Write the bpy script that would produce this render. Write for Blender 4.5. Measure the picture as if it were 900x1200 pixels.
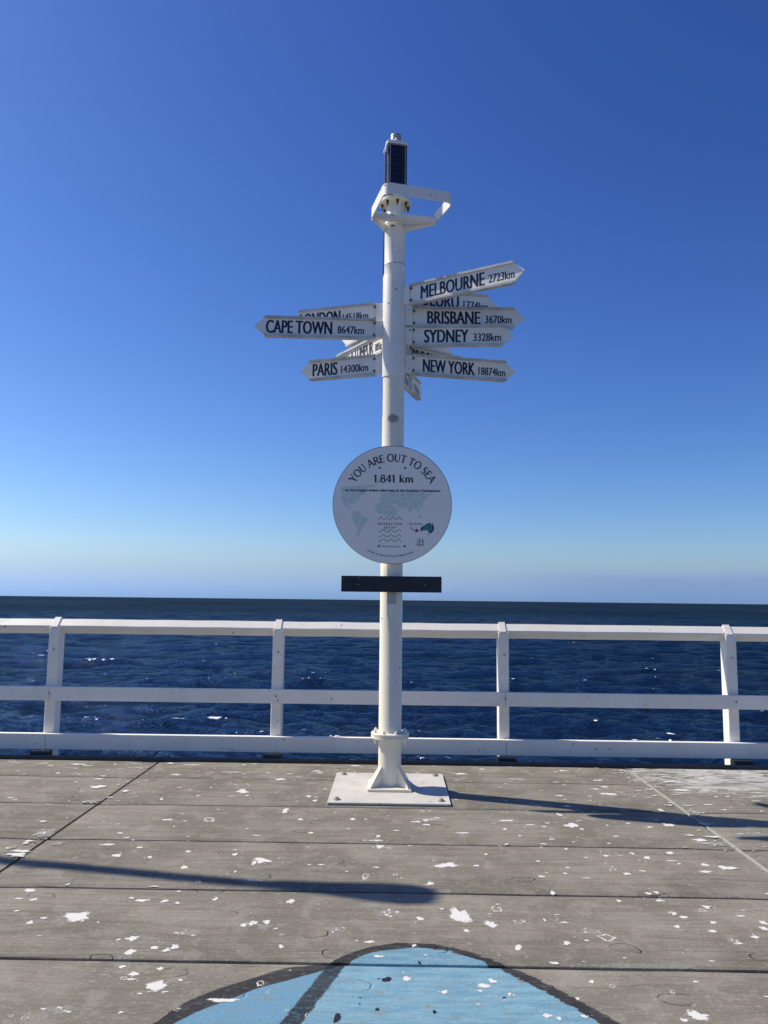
import bpy, bmesh, math, random
import numpy as np
from mathutils import Vector, Matrix

for o in list(bpy.data.objects): bpy.data.objects.remove(o)
scene = bpy.context.scene
COL = scene.collection
rad = math.radians

# ------------------------------------------------------------------ camera
PITCH, ROLL, YAW = rad(6.52), rad(0.64), rad(0.8)
cam_data = bpy.data.cameras.new('camera')
cam = bpy.data.objects.new('camera', cam_data); COL.objects.link(cam)
cam_data.sensor_fit = 'VERTICAL'; cam_data.sensor_height = 24.0
cam_data.lens = 24.0*901/1200
cam_data.clip_start = 0.05; cam_data.clip_end = 60000
cam.matrix_world = (Matrix.Translation((0, 0, 1.45)) @ Matrix.Rotation(YAW, 4, 'Z')
                    @ Matrix.Rotation(rad(90)+PITCH, 4, 'X') @ Matrix.Rotation(ROLL, 4, 'Z'))
scene.camera = cam
scene.render.resolution_x = 768; scene.render.resolution_y = 1024

# ------------------------------------------------------------------ sky and sun
SUN_ELEV = rad(46.5)
SUN_H = Vector((-0.954, 0.300, 0)).normalized()          # horizontal direction towards the sun
SUN_DIR = Vector((SUN_H.x*math.cos(SUN_ELEV), SUN_H.y*math.cos(SUN_ELEV), math.sin(SUN_ELEV)))
world = bpy.data.worlds.new('World'); scene.world = world; world.use_nodes = True
wn = world.node_tree; wn.nodes.clear()
sky = wn.nodes.new('ShaderNodeTexSky'); sky.sky_type = 'NISHITA'; sky.sun_disc = False
sky.sun_elevation = SUN_ELEV
sky.sun_rotation = math.atan2(SUN_H.x, SUN_H.y)
sky.altitude = 0; sky.air_density = 1.0; sky.dust_density = 0.6; sky.ozone_density = 3.0
bg = wn.nodes.new('ShaderNodeBackground'); bg.inputs['Strength'].default_value = 0.085
wo = wn.nodes.new('ShaderNodeOutputWorld')
# clear marine air: deeper blue aloft, pale blue haze in the last degrees above the horizon
SKS = 0.085
def wmath(op, a, b, clamp=False):
    m = wn.nodes.new('ShaderNodeMath'); m.operation = op; m.use_clamp = clamp
    for v, k in ((a, 0), (b, 1)):
        if isinstance(v, bpy.types.NodeSocket): wn.links.new(v, m.inputs[k])
        else: m.inputs[k].default_value = v
    return m.outputs[0]
sep = wn.nodes.new('ShaderNodeSeparateColor'); wn.links.new(sky.outputs[0], sep.inputs[0])
tco = wn.nodes.new('ShaderNodeTexCoord'); sz = wn.nodes.new('ShaderNodeSeparateXYZ'); wn.links.new(tco.outputs['Generated'], sz.inputs[0])
mr = wn.nodes.new('ShaderNodeMapRange'); mr.interpolation_type = 'SMOOTHSTEP'; wn.links.new(sz.outputs[2], mr.inputs['Value'])
mr.inputs['From Min'].default_value = 0.0; mr.inputs['From Max'].default_value = 0.072; mr.inputs['To Min'].default_value = 1.0; mr.inputs['To Max'].default_value = 0.0
cmbn = wn.nodes.new('ShaderNodeCombineColor')
for k, (gm, kk, hz) in enumerate(((1.58, 1.64, 0.63), (1.46, 1.63, 1.01), (1.22, 1.79, 1.72))):
    up_ = wmath('MULTIPLY', wmath('POWER', wmath('MULTIPLY', sep.outputs[k], SKS), gm), kk/SKS/1.149)
    up_ = wmath('MINIMUM', up_, (8.0, 8.5, 11.5)[k])
    lo_ = wmath('MULTIPLY', sep.outputs[0], hz/1.149)
    df = wmath('SUBTRACT', lo_, up_); wn.links.new(wmath('ADD', up_, wmath('MULTIPLY', df, mr.outputs[0])), cmbn.inputs[k])
# low grey-mauve bank of distant cloud resting on the horizon to the right
nz = wn.nodes.new('ShaderNodeTexNoise'); nz.inputs['Scale'].default_value = 3.0; nz.inputs['Detail'].default_value = 4
mp = wn.nodes.new('ShaderNodeMapping'); mp.inputs['Scale'].default_value = (1, 1, 9); wn.links.new(tco.outputs['Generated'], mp.inputs['Vector']); wn.links.new(mp.outputs[0], nz.inputs['Vector'])
def wss(v, a, b, c, d):
    m = wn.nodes.new('ShaderNodeMapRange'); m.interpolation_type = 'SMOOTHSTEP'; wn.links.new(v, m.inputs['Value'])
    for k, q in zip(('From Min', 'From Max', 'To Min', 'To Max'), (a, b, c, d)): m.inputs[k].default_value = q
    return m.outputs[0]
topz = wmath('ADD', sz.outputs[2], wmath('MULTIPLY', wmath('SUBTRACT', nz.outputs['Fac'], 0.5), 0.02))
bank = wmath('MULTIPLY', wss(topz, 0.026, 0.042, 0.55, 0.0), wss(sz.outputs[0], 0.06, 0.34, 0.0, 1.0))
bmx = wn.nodes.new('ShaderNodeMix'); bmx.data_type = 'RGBA'; wn.links.new(bank, bmx.inputs[0]); wn.links.new(cmbn.outputs[0], bmx.inputs[6])
bmx.inputs[7].default_value = (0.165/SKS, 0.265/SKS, 0.50/SKS, 1)
wn.links.new(bmx.outputs[2], bg.inputs['Color']); wn.links.new(bg.outputs[0], wo.inputs['Surface'])
sun_data = bpy.data.lights.new('sun', 'SUN'); sun_data.energy = 4.8; sun_data.angle = rad(0.53)
sun_data.color = (1.0, 0.93, 0.80)
sun = bpy.data.objects.new('sun', sun_data); COL.objects.link(sun)
sun.rotation_euler = SUN_DIR.to_track_quat('Z', 'Y').to_euler(); sun.location = (-20, 5, 25)
scene.view_settings.view_transform = 'Standard'; scene.view_settings.look = 'None'
scene.view_settings.exposure = 0.2; scene.view_settings.gamma = 1.0

# ------------------------------------------------------------------ object helpers
def tag(o, label=None, cat=None, group=None, kind=None):
    if label: o['label'] = label
    if cat: o['category'] = cat
    if group: o['group'] = group
    if kind: o['kind'] = kind
    return o
def thing(name, label, cat, loc=(0, 0, 0), rz=0.0, group=None):
    o = bpy.data.objects.new(name, None); COL.objects.link(o); o.empty_display_size = 0.1
    o.location = loc; o.rotation_euler = (0, 0, rz)
    return tag(o, label, cat, group)
def obj(name, bm, mat, parent=None, smooth=False, loc=None, rot=None):
    me = bpy.data.meshes.new(name)
    bmesh.ops.recalc_face_normals(bm, faces=bm.faces[:])
    bm.to_mesh(me); bm.free()
    return link(name, me, mat, parent, smooth, loc, rot)
def link(name, me, mat, parent=None, smooth=False, loc=None, rot=None):
    if mat and not me.materials: me.materials.append(mat)
    if smooth:
        for p in me.polygons: p.use_smooth = True
        if smooth == 'edge':
            me.set_sharp_from_angle(angle=rad(35))
    o = bpy.data.objects.new(name, me); COL.objects.link(o)
    if parent: o.parent = parent
    if loc is not None: o.location = loc
    if rot is not None: o.rotation_euler = rot
    return o
def NB(): return bmesh.new()
def box(bm, c, s, M=None, bev=0.0, seg=2):
    tmp = bmesh.new()
    r = bmesh.ops.create_cube(tmp, size=1.0)
    for v in tmp.verts: v.co = Vector((v.co.x*s[0], v.co.y*s[1], v.co.z*s[2]))
    if bev > 0: bmesh.ops.bevel(tmp, geom=tmp.edges[:], offset=bev, segments=seg, affect='EDGES', profile=0.6)
    for v in tmp.verts:
        v.co = v.co + Vector(c)
        if M: v.co = M @ v.co
    merge(bm, tmp); return bm
def merge(bm, tmp):
    me = bpy.data.meshes.new('tmp'); tmp.to_mesh(me); tmp.free(); bm.from_mesh(me); bpy.data.meshes.remove(me)
def tube(bm, p0, p1, r0, r1=None, seg=24, caps=True):
    p0, p1 = Vector(p0), Vector(p1); r1 = r0 if r1 is None else r1
    q = (p1-p0).to_track_quat('Z', 'Y'); rings = []
    for p, r in ((p0, r0), (p1, r1)):
        rings.append([bm.verts.new(p + q @ Vector((r*math.cos(2*math.pi*i/seg), r*math.sin(2*math.pi*i/seg), 0))) for i in range(seg)])
    for i in range(seg):
        bm.faces.new((rings[0][i], rings[0][(i+1) % seg], rings[1][(i+1) % seg], rings[1][i]))
    if caps:
        bm.faces.new(rings[0][::-1]); bm.faces.new(rings[1])
    return bm
def lathe(bm, prof, seg=48, c=(0, 0, 0), cap=True):
    c = Vector(c); rings = []
    for r, z in prof:
        rings.append([bm.verts.new(c + Vector((r*math.cos(2*math.pi*i/seg), r*math.sin(2*math.pi*i/seg), z))) for i in range(seg)])
    for a, b in zip(rings, rings[1:]):
        for i in range(seg): bm.faces.new((a[i], a[(i+1) % seg], b[(i+1) % seg], b[i]))
    if cap:
        bm.faces.new(rings[0][::-1]); bm.faces.new(rings[-1])
    return bm
def prism(bm, pts, depth, M=None):
    """polygon in the xz plane, extruded from y=-depth/2 to +depth/2"""
    f = [bm.verts.new((x, -depth/2, z)) for x, z in pts]; b = [bm.verts.new((x, depth/2, z)) for x, z in pts]
    n = len(pts)
    bm.faces.new(f); bm.faces.new(b[::-1])
    for i in range(n): bm.faces.new((f[i], b[i], b[(i+1) % n], f[(i+1) % n]))
    if M:
        for v in f+b: v.co = M @ v.co
    return bm
def sweep(bm, pts, w, h, closed=False):
    """flat bar: horizontal thickness w, height h along a path"""
    P = [Vector(p) for p in pts]; n = len(P); rings = []
    for i, p in enumerate(P):
        if closed: a, b = P[(i-1) % n], P[(i+1) % n]
        else: a, b = P[max(i-1, 0)], P[min(i+1, n-1)]
        d0 = (p-a) if (p-a).length > 1e-6 else (b-p); d1 = (b-p) if (b-p).length > 1e-6 else (p-a)
        d = (d0.normalized()+d1.normalized()).normalized()
        s = d.cross(Vector((0, 0, 1))).normalized(); k = 1/max(0.4, d.dot(d0.normalized()))
        rings.append([bm.verts.new(p + s*(sx*w/2*k) + Vector((0, 0, sz*h/2))) for sx, sz in ((-1, -1), (1, -1), (1, 1), (-1, 1))])
    m = n if closed else n-1
    for i in range(m):
        a, b = rings[i], rings[(i+1) % n]
        for j in range(4): bm.faces.new((a[j], a[(j+1) % 4], b[(j+1) % 4], b[j]))
    if not closed:
        bm.faces.new(rings[0][::-1]); bm.faces.new(rings[-1])
    return bm
def copy_tree(o, parent=None):
    c = o.copy(); COL.objects.link(c)
    if parent: c.parent = parent
    for ch in list(o.children): copy_tree(ch, c)
    return c

# ------------------------------------------------------------------ node helpers
class NT:
    def __init__(s, name):
        s.m = bpy.data.materials.new(name); s.m.use_nodes = True; s.t = s.m.node_tree; s.t.nodes.clear()
        s.out = s.n('ShaderNodeOutputMaterial'); s.b = s.n('ShaderNodeBsdfPrincipled')
        s.l(s.b.outputs[0], s.out.inputs['Surface'])
    def n(s, typ, **kw):
        x = s.t.nodes.new(typ)
        for k, v in kw.items(): setattr(x, k, v)
        return x
    def l(s, a, b): s.t.links.new(a, b)
    def put(s, v, sock):
        if hasattr(v, 'links') or isinstance(v, bpy.types.NodeSocket): s.l(v, sock)
        else: sock.default_value = v
    def math(s, op, a, b=None, c=None, clamp=False):
        x = s.n('ShaderNodeMath', operation=op, use_clamp=clamp); s.put(a, x.inputs[0])
        if b is not None: s.put(b, x.inputs[1])
        if c is not None: s.put(c, x.inputs[2])
        return x.outputs[0]
    def ss(s, v, lo, hi, a=0.0, b=1.0):
        x = s.n('ShaderNodeMapRange', interpolation_type='SMOOTHSTEP'); s.put(v, x.inputs['Value'])
        x.inputs['From Min'].default_value = lo; x.inputs['From Max'].default_value = hi
        x.inputs['To Min'].default_value = a; x.inputs['To Max'].default_value = b
        return x.outputs[0]
    def mix(s, f, a, b, mode='MIX'):
        x = s.n('ShaderNodeMix', data_type='RGBA', blend_type=mode)
        s.put(f, x.inputs[0]); s.put(a, x.inputs[6]); s.put(b, x.inputs[7]); return x.outputs[2]
    def scale(s, vec, sc):
        x = s.n('ShaderNodeMapping'); s.l(vec, x.inputs['Vector']); x.inputs['Scale'].default_value = sc; return x.outputs[0]
    def noise(s, vec, scale, detail=3, rough=0.5, dist=0.0):
        x = s.n('ShaderNodeTexNoise'); s.l(vec, x.inputs['Vector'])
        x.inputs['Scale'].default_value = scale; x.inputs['Detail'].default_value = detail
        x.inputs['Roughness'].default_value = rough; x.inputs['Distortion'].default_value = dist
        return x.outputs['Fac']
    def bump(s, h, strength, dist, normal=None):
        x = s.n('ShaderNodeBump'); s.l(h, x.inputs['Height']); x.inputs['Strength'].default_value = strength
        x.inputs['Distance'].default_value = dist
        if normal is not None: s.l(normal, x.inputs['Normal'])
        return x.outputs[0]
def rgb(r, g, b): return (r, g, b, 1.0)

def painted(name, col, col2, rough=0.45, dirt=(0.10, 0.07, 0.04), amount=0.5, chips=0.0, spec=0.5, sc=1.0):
    """weathered paint: tone changes, grime streaks running down, small rust spots"""
    t = NT(name); g = t.n('ShaderNodeNewGeometry').outputs['Position']
    a = t.noise(g, 3.0*sc, 4, 0.6); base = t.mix(t.ss(a, 0.35, 0.7), rgb(*col), rgb(*col2))
    st = t.noise(t.scale(g, (28*sc, 28*sc, 1.6*sc)), 1.0, 4, 0.6)
    base = t.mix(t.math('MULTIPLY', t.ss(st, 0.58, 0.80), 0.35*amount), base, rgb(col[0]*0.55, col[1]*0.52, col[2]*0.47))
    f = t.noise(g, 60*sc, 3, 0.6)
    base = t.mix(t.math('MULTIPLY', t.ss(f, 0.52, 0.75), 0.18*amount), base, rgb(col[0]*0.6, col[1]*0.58, col[2]*0.55))
    if chips > 0:
        v = t.noise(g, 22*sc, 2, 0.4); base = t.mix(t.ss(v, 0.80-chips, 0.815-chips), base, rgb(*dirt))
    t.put(base, t.b.inputs['Base Color'])
    t.put(t.ss(a, 0.3, 0.7, rough-0.08, rough+0.12), t.b.inputs['Roughness'])
    t.b.inputs['Specular IOR Level'].default_value = spec
    t.l(t.bump(f, 0.25, 0.0015), t.b.inputs['Normal'])
    return t.m
def plain(name, col, rough=0.5, metal=0.0, spec=0.5):
    t = NT(name); g = t.n('ShaderNodeNewGeometry').outputs['Position']
    f = t.noise(g, 35, 3, 0.6)
    t.put(t.mix(t.ss(f, 0.3, 0.8), rgb(*col), rgb(*[c*0.78 for c in col])), t.b.inputs['Base Color'])
    t.b.inputs['Roughness'].default_value = rough; t.b.inputs['Metallic'].default_value = metal
    t.b.inputs['Specular IOR Level'].default_value = spec
    return t.m

M = {}
M['rail'] = painted('white_rail_paint', (0.88, 0.83, 0.73), (0.81, 0.76, 0.66), 0.5, (0.40, 0.33, 0.26), 0.9, 0.065)
M['pole'] = painted('cream_pole_paint', (0.84, 0.78, 0.62), (0.77, 0.71, 0.56), 0.42, (0.18, 0.13, 0.08), 0.8, 0.085)
M['sleeve'] = painted('white_pole_paint', (0.83, 0.80, 0.72), (0.77, 0.74, 0.66), 0.4, (0.15, 0.11, 0.08), 0.6, 0.09)
M['plate'] = painted('base_plate_paint', (0.60, 0.575, 0.51), (0.49, 0.465, 0.405), 0.6, (0.28, 0.23, 0.17), 1.0, 0.10, sc=1.6)
M['sign'] = painted('sign_face_paint', (0.84, 0.80, 0.72), (0.78, 0.74, 0.66), 0.38, (0.2, 0.18, 0.15), 0.5, 0.0)
M['sign_edge'] = painted('sign_edge_metal', (0.60, 0.60, 0.58), (0.40, 0.40, 0.38), 0.45, (0.12, 0.09, 0.06), 1.0, 0.06, sc=2.0)
M['navy'] = plain('navy_lettering', (0.008, 0.010, 0.035), 0.4)
M['disc'] = painted('disc_face_grey', (0.88, 0.83, 0.75), (0.85, 0.80, 0.72), 0.35, (0.2, 0.2, 0.2), 0.25, 0.0)
M['board'] = painted('black_board', (0.006, 0.007, 0.014), (0.012, 0.013, 0.022), 0.35, (0.5, 0.5, 0.5), 0.3, 0.0)
M['bolt'] = plain('rusty_bolt', (0.10, 0.075, 0.05), 0.7, 0.2)
M['bolt_grey'] = plain('weathered_bolt', (0.36, 0.34, 0.30), 0.6, 0.2)
M['kerb'] = painted('dark_kerb', (0.045, 0.045, 0.047), (0.075, 0.074, 0.072), 0.7, (0.3, 0.3, 0.28), 0.8, 0.02, sc=2.0)
M['block'] = plain('dark_packing_block', (0.035, 0.04, 0.045), 0.7)
M['black'] = plain('black_rubber', (0.012, 0.012, 0.013), 0.5)
M['cell'] = plain('solar_cell', (0.004, 0.005, 0.016), 0.18)
M['cell_line'] = plain('solar_grid', (0.10, 0.11, 0.16), 0.4)
M['frame'] = plain('grey_aluminium', (0.42, 0.42, 0.44), 0.45, 0.3)
M['map'] = plain('map_tint', (0.66, 0.745, 0.67), 0.4)
M['aus'] = plain('australia_teal', (0.055, 0.22, 0.24), 0.4)
M['aus_dark'] = plain('australia_edge_blue', (0.03, 0.07, 0.14), 0.4)
M['red'] = plain('dark_red_print', (0.12, 0.012, 0.03), 0.4)
M['ochre'] = plain('ochre_print', (0.30, 0.14, 0.06), 0.4)
M['slate'] = plain('slate_print', (0.06, 0.09, 0.13), 0.4)
M['purple'] = plain('dusty_purple_print', (0.17, 0.13, 0.20), 0.4)
M['green'] = plain('green_print', (0.05, 0.12, 0.06), 0.4)
M['sticker'] = plain('worn_sticker', (0.44, 0.44, 0.42), 0.6)
M['sticker_dark'] = plain('worn_sticker_print', (0.30, 0.30, 0.29), 0.6)
M['wood'] = painted('bench_timber', (0.22, 0.16, 0.10), (0.16, 0.11, 0.07), 0.6, (0.1, 0.08, 0.05), 0.8)
M['strip'] = plain('pale_lit_chamfer', (0.36, 0.35, 0.32), 0.8)  # pale tone puts the sunlit plank edge into the colour
M['void'] = plain('deck_underside', (0.03, 0.03, 0.03), 0.9)
# droppings: chalky white, and a half-washed one
def dropping(name, c, lo, hi, soft, opac):
    t = NT(name); g = t.n('ShaderNodeNewGeometry').outputs['Position']
    f = t.noise(g, 120, 5, 0.75); t.put(t.mix(t.ss(f, lo, hi), rgb(*c), rgb(0.26, 0.25, 0.225)), t.b.inputs['Base Color'])
    t.b.inputs['Roughness'].default_value = 0.9
    fade = t.n('ShaderNodeAttribute', attribute_name='fade').outputs['Fac']
    e = t.math('ADD', fade, t.math('MULTIPLY', t.math('SUBTRACT', t.noise(g, 110, 5, 0.85), 0.5), 2.8))
    al = t.ss(e, 0.22, 0.22+soft)
    tr = t.n('ShaderNodeBsdfTransparent'); mx = t.n('ShaderNodeMixShader'); t.put(t.math('MULTIPLY', al, opac), mx.inputs[0])
    t.l(tr.outputs[0], mx.inputs[1]); t.l(t.b.outputs[0], mx.inputs[2]); t.l(mx.outputs[0], t.out.inputs['Surface'])
    return t.m
M['drop'] = dropping('bird_dropping_white', (0.70, 0.685, 0.64), 0.52, 0.76, 0.35, 0.95)
M['drop_faint'] = dropping('bird_dropping_washed', (0.42, 0.40, 0.36), 0.45, 0.60, 0.6, 0.6)

# ------------------------------------------------------------------ deck material
UP = [(-1.35, 1.6), (-1.2, 2.0), (-1.0, 2.5), (-0.805, 2.813), (-0.747, 2.932), (-0.665, 3.026), (-0.583, 3.093), (-0.517, 3.142), (-0.419, 3.215), (-0.255, 3.271), (-0.167, 3.357), (-0.053, 3.433), (0.107, 3.463), (0.27, 3.421), (0.361, 3.362), (0.485, 3.256), (0.535, 3.205), (0.623, 3.104), (0.7, 2.998), (0.78, 2.89), (0.816, 2.838), (1.0, 2.45), (1.15, 2.0), (1.25, 1.6)]
LO = [(-1.28, 1.5), (-1.12, 2.0), (-0.92, 2.5), (-0.732, 2.815), (-0.674, 2.889), (-0.587, 2.967), (-0.501, 3.051), (-0.404, 3.113), (-0.26, 3.207), (-0.186, 3.259), (-0.086, 3.36), (0.034, 3.402), (0.177, 3.411), (0.267, 3.374), (0.407, 3.275), (0.474, 3.19), (0.564, 3.083), (0.635, 2.995), (0.685, 2.925), (0.739, 2.835), (0.93, 2.4), (1.07, 2.0), (1.17, 1.5)]
def curve_of(t, x, pts, x0, x1, y0, y1):
    """height of a painted outline above X as a float curve (normalised ranges)"""
    c = t.n('ShaderNodeFloatCurve'); cm = c.mapping; cv = cm.curves[0]
    P = sorted(((px-x0)/(x1-x0), (py-y0)/(y1-y0)) for px, py in pts)
    cv.points[0].location = P[0]; cv.points[-1].location = P[-1]
    for p in P[1:-1]: cv.points.new(*p)
    for p in cv.points: p.handle_type = 'AUTO'
    cm.extend = 'HORIZONTAL'; cm.update()
    t.put(t.math('DIVIDE', t.math('SUBTRACT', x, x0), x1-x0), c.inputs['Value'])
    return t.math('ADD', t.math('MULTIPLY', c.outputs[0], y1-y0), y0)
def deck_material():
    t = NT('weathered_deck_plank'); geo = t.n('ShaderNodeNewGeometry'); g = geo.outputs['Position']
    rnd = t.n('ShaderNodeObjectInfo').outputs['Random']
    off = t.n('ShaderNodeVectorMath', operation='ADD'); t.l(g, off.inputs[0])
    cmb = t.n('ShaderNodeCombineXYZ'); t.put(t.math('MULTIPLY', rnd, 37.0), cmb.inputs[0]); t.put(t.math('MULTIPLY', rnd, 11.0), cmb.inputs[1])
    t.l(cmb.outputs[0], off.inputs[1]); p = off.outputs[0]
    # grain runs along X; warped by knots
    warp = t.noise(t.scale(p, (1.4, 3.0, 1)), 1.0, 2, 0.5)
    sep = t.n('ShaderNodeSeparateXYZ'); t.l(p, sep.inputs[0])
    gy = t.math('ADD', sep.outputs[1], t.math('MULTIPLY', warp, 0.16))
    gv = t.n('ShaderNodeCombineXYZ'); t.l(sep.outputs[0], gv.inputs[0]); t.l(gy, gv.inputs[1])
    grain = t.noise(t.scale(gv.outputs[0], (1.6, 75, 1)), 1.0, 5, 0.65)
    grain2 = t.noise(t.scale(gv.outputs[0], (0.7, 16, 1)), 1.0, 4, 0.6)
    fine = t.noise(t.scale(p, (70, 130, 1)), 1.0, 4, 0.75)
    speck = t.noise(t.scale(p, (38, 60, 1)), 1.0, 5, 0.8)
    blot = t.noise(p, 1.7, 5, 0.6)
    patch = t.noise(p, 7.0, 4, 0.65)
    c = t.mix(t.ss(blot, 0.38, 0.62), rgb(0.190, 0.170, 0.132), rgb(0.295, 0.266, 0.212))
    c = t.mix(t.math('MULTIPLY', t.ss(grain2, 0.46, 0.66), 0.50), c, rgb(0.13, 0.117, 0.093))
    c = t.mix(t.math('MULTIPLY', t.ss(grain, 0.50, 0.64), 0.55), c, rgb(0.10, 0.090, 0.073))
    c = t.mix(t.math('MULTIPLY', t.ss(patch, 0.50, 0.64), 0.50), c, rgb(0.34, 0.315, 0.265))
    c = t.mix(t.math('MULTIPLY', t.ss(fine, 0.50, 0.66), 0.50), c, rgb(0.09, 0.083, 0.068))
    c = t.mix(t.math('MULTIPLY', t.ss(speck, 0.53, 0.66), 0.60), c, rgb(0.43, 0.42, 0.39))
    c = t.mix(0.22, c, t.mix(rnd, rgb(0.16, 0.145, 0.115), rgb(0.27, 0.25, 0.21)))
    # knots pressed into the planks: broken rings
    kp = t.n('ShaderNodeVectorMath', operation='ADD'); t.l(t.scale(p, (1.5, 2.3, 0)), kp.inputs[0])
    wv = t.n('ShaderNodeTexNoise'); t.l(p, wv.inputs['Vector']); wv.inputs['Scale'].default_value = 7; wv.inputs['Detail'].default_value = 4
    ws = t.n('ShaderNodeVectorMath', operation='SCALE'); t.l(wv.outputs['Color'], ws.inputs[0]); ws.inputs['Scale'].default_value = 0.16
    t.l(ws.outputs[0], kp.inputs[1])
    vo = t.n('ShaderNodeTexVoronoi', voronoi_dimensions='2D'); t.l(kp.outputs[0], vo.inputs['Vector']); vo.inputs['Scale'].default_value = 1.0
    sepc = t.n('ShaderNodeSeparateColor'); t.l(vo.outputs['Color'], sepc.inputs[0])
    kr = t.math('ADD', t.math('MULTIPLY', sepc.outputs[0], 0.05), 0.055)
    dd = t.math('ABSOLUTE', t.math('SUBTRACT', vo.outputs['Distance'], kr))
    ring = t.math('MULTIPLY', t.ss(dd, 0.003, 0.012, 1, 0), t.ss(t.noise(p, 9, 2, 0.5), 0.45, 0.56))
    inner = t.math('MULTIPLY', t.ss(vo.outputs['Distance'], 0.03, 0.09, 1, 0), t.ss(sepc.outputs[1], 0.4, 0.6))
    ring = t.math('MULTIPLY', ring, t.ss(sepc.outputs[2], 0.25, 0.3))
    c = t.mix(t.math('MULTIPLY', ring, 0.25), c, rgb(0.05, 0.047, 0.042))
    c = t.mix(t.math('MULTIPLY', inner, 0.18), c, rgb(0.12, 0.115, 0.10))
    # chalky wash of old droppings, heaviest along the seaward edge
    sp = t.n('ShaderNodeSeparateXYZ'); t.l(g, sp.inputs[0]); X, Y = sp.outputs[0], sp.outputs[1]
    wash = t.noise(t.scale(g, (3.2, 7, 1)), 1.0, 6, 0.72)
    edge = t.math('ADD', t.ss(Y, 5.2, 6.9, 0, 0.12), t.math('MULTIPLY', t.ss(X, 1.7, 2.5, 0, 0.19), t.ss(Y, 5.6, 6.4)))
    wm = t.ss(t.math('ADD', wash, edge), 0.70, 0.80)
    c = t.mix(t.math('MULTIPLY', wm, 0.62), c, rgb(0.55, 0.54, 0.51))
    # ---- painted mural on the boards: blue shape with a black brushed outline
    wob = t.math('MULTIPLY', t.math('SUBTRACT', t.noise(t.scale(g, (18, 30, 1)), 1.0, 5, 0.75), 0.5), 0.05)
    yy = t.math('ADD', Y, wob); xx = t.math('ADD', X, wob)
    up = curve_of(t, xx, UP, -1.4, 1.4, 1.0, 3.6); lo = curve_of(t, xx, LO, -1.4, 1.4, 1.0, 3.6)
    below_up = t.ss(t.math('SUBTRACT', up, yy), -0.006, 0.006); below_lo = t.ss(t.math('SUBTRACT', lo, yy), -0.006, 0.006)
    south = t.ss(yy, 1.45, 1.47); south_in = t.ss(yy, 1.52, 1.54)
    inside = t.math('MULTIPLY', below_up, south); blue = t.math('MULTIPLY', t.math('MULTIPLY', below_lo, inside), south_in)
    # diagonal stroke from (-0.225,3.23) down to (-0.50,2.2)
    ax, ay, bx, by = -0.215, 3.25, -0.465, 2.40
    L2 = (bx-ax)**2+(by-ay)**2
    tt = t.math('DIVIDE', t.math('ADD', t.math('MULTIPLY', t.math('SUBTRACT', xx, ax), bx-ax), t.math('MULTIPLY', t.math('SUBTRACT', yy, ay), by-ay)), L2, clamp=True)
    ex = t.math('SUBTRACT', t.math('SUBTRACT', xx, ax), t.math('MULTIPLY', tt, bx-ax)); ey = t.math('SUBTRACT', t.math('SUBTRACT', yy, ay), t.math('MULTIPLY', tt, by-ay))
    dist = t.math('SQRT', t.math('ADD', t.math('MULTIPLY', ex, ex), t.math('MULTIPLY', ey, ey)))
    stroke = t.ss(dist, 0.030, 0.040, 1, 0)
    left_of = t.ss(t.math('SUBTRACT', xx, t.math('ADD', ax, t.math('MULTIPLY', tt, bx-ax))), -0.01, 0.01, 1, 0)
    bl = t.mix(left_of, rgb(0.215, 0.375, 0.455), rgb(0.15, 0.30, 0.425))
    bl = t.mix(t.ss(t.noise(t.scale(g, (6, 30, 1)), 1.0, 5, 0.7), 0.40, 0.64), bl, rgb(0.145, 0.29, 0.385))
    bl = t.mix(t.math('MULTIPLY', t.ss(t.noise(t.scale(g, (10, 26, 1)), 1.0, 5, 0.8), 0.54, 0.64), 0.75), bl, rgb(0.24, 0.25, 0.23))
    bl = t.mix(t.math('MULTIPLY', t.ss(fine, 0.5, 0.68), 0.50), bl, rgb(0.07, 0.16, 0.24))
    bl = t.mix(t.math('MULTIPLY', t.ss(speck, 0.55, 0.68), 0.35), bl, rgb(0.36, 0.52, 0.58))
    wear = t.ss(t.noise(t.scale(g, (20, 60, 1)), 1.0, 5, 0.8), 0.52, 0.66, 0.93, 0.50)
    bk = t.mix(t.ss(patch, 0.4, 0.7), rgb(0.022, 0.023, 0.027), rgb(0.045, 0.046, 0.050))
    outl = t.math('MULTIPLY', inside, wear)
    c = t.mix(outl, c, bk)
    c = t.mix(t.math('MULTIPLY', blue, 0.96), c, bl)
    c = t.mix(t.math('MULTIPLY', t.math('MULTIPLY', stroke, inside), wear), c, bk)
    t.put(c, t.b.inputs['Base Color'])
    t.put(t.ss(grain2, 0.3, 0.7, 0.62, 0.85), t.b.inputs['Roughness'])
    t.b.inputs['Specular IOR Level'].default_value = 0.1
    hgt = t.math('ADD', t.math('MULTIPLY', grain, 0.6), t.math('MULTIPLY', fine, 0.35))
    hgt = t.math('ADD', hgt, t.math('MULTIPLY', patch, 0.4)); hgt = t.math('ADD', hgt, t.math('MULTIPLY', speck, 0.5)); hgt = t.math('SUBTRACT', hgt, t.math('MULTIPLY', ring, 1.6))
    t.l(t.bump(hgt, 0.8, 0.006), t.b.inputs['Normal'])
    return t.m
M['deck'] = deck_material()

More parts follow.
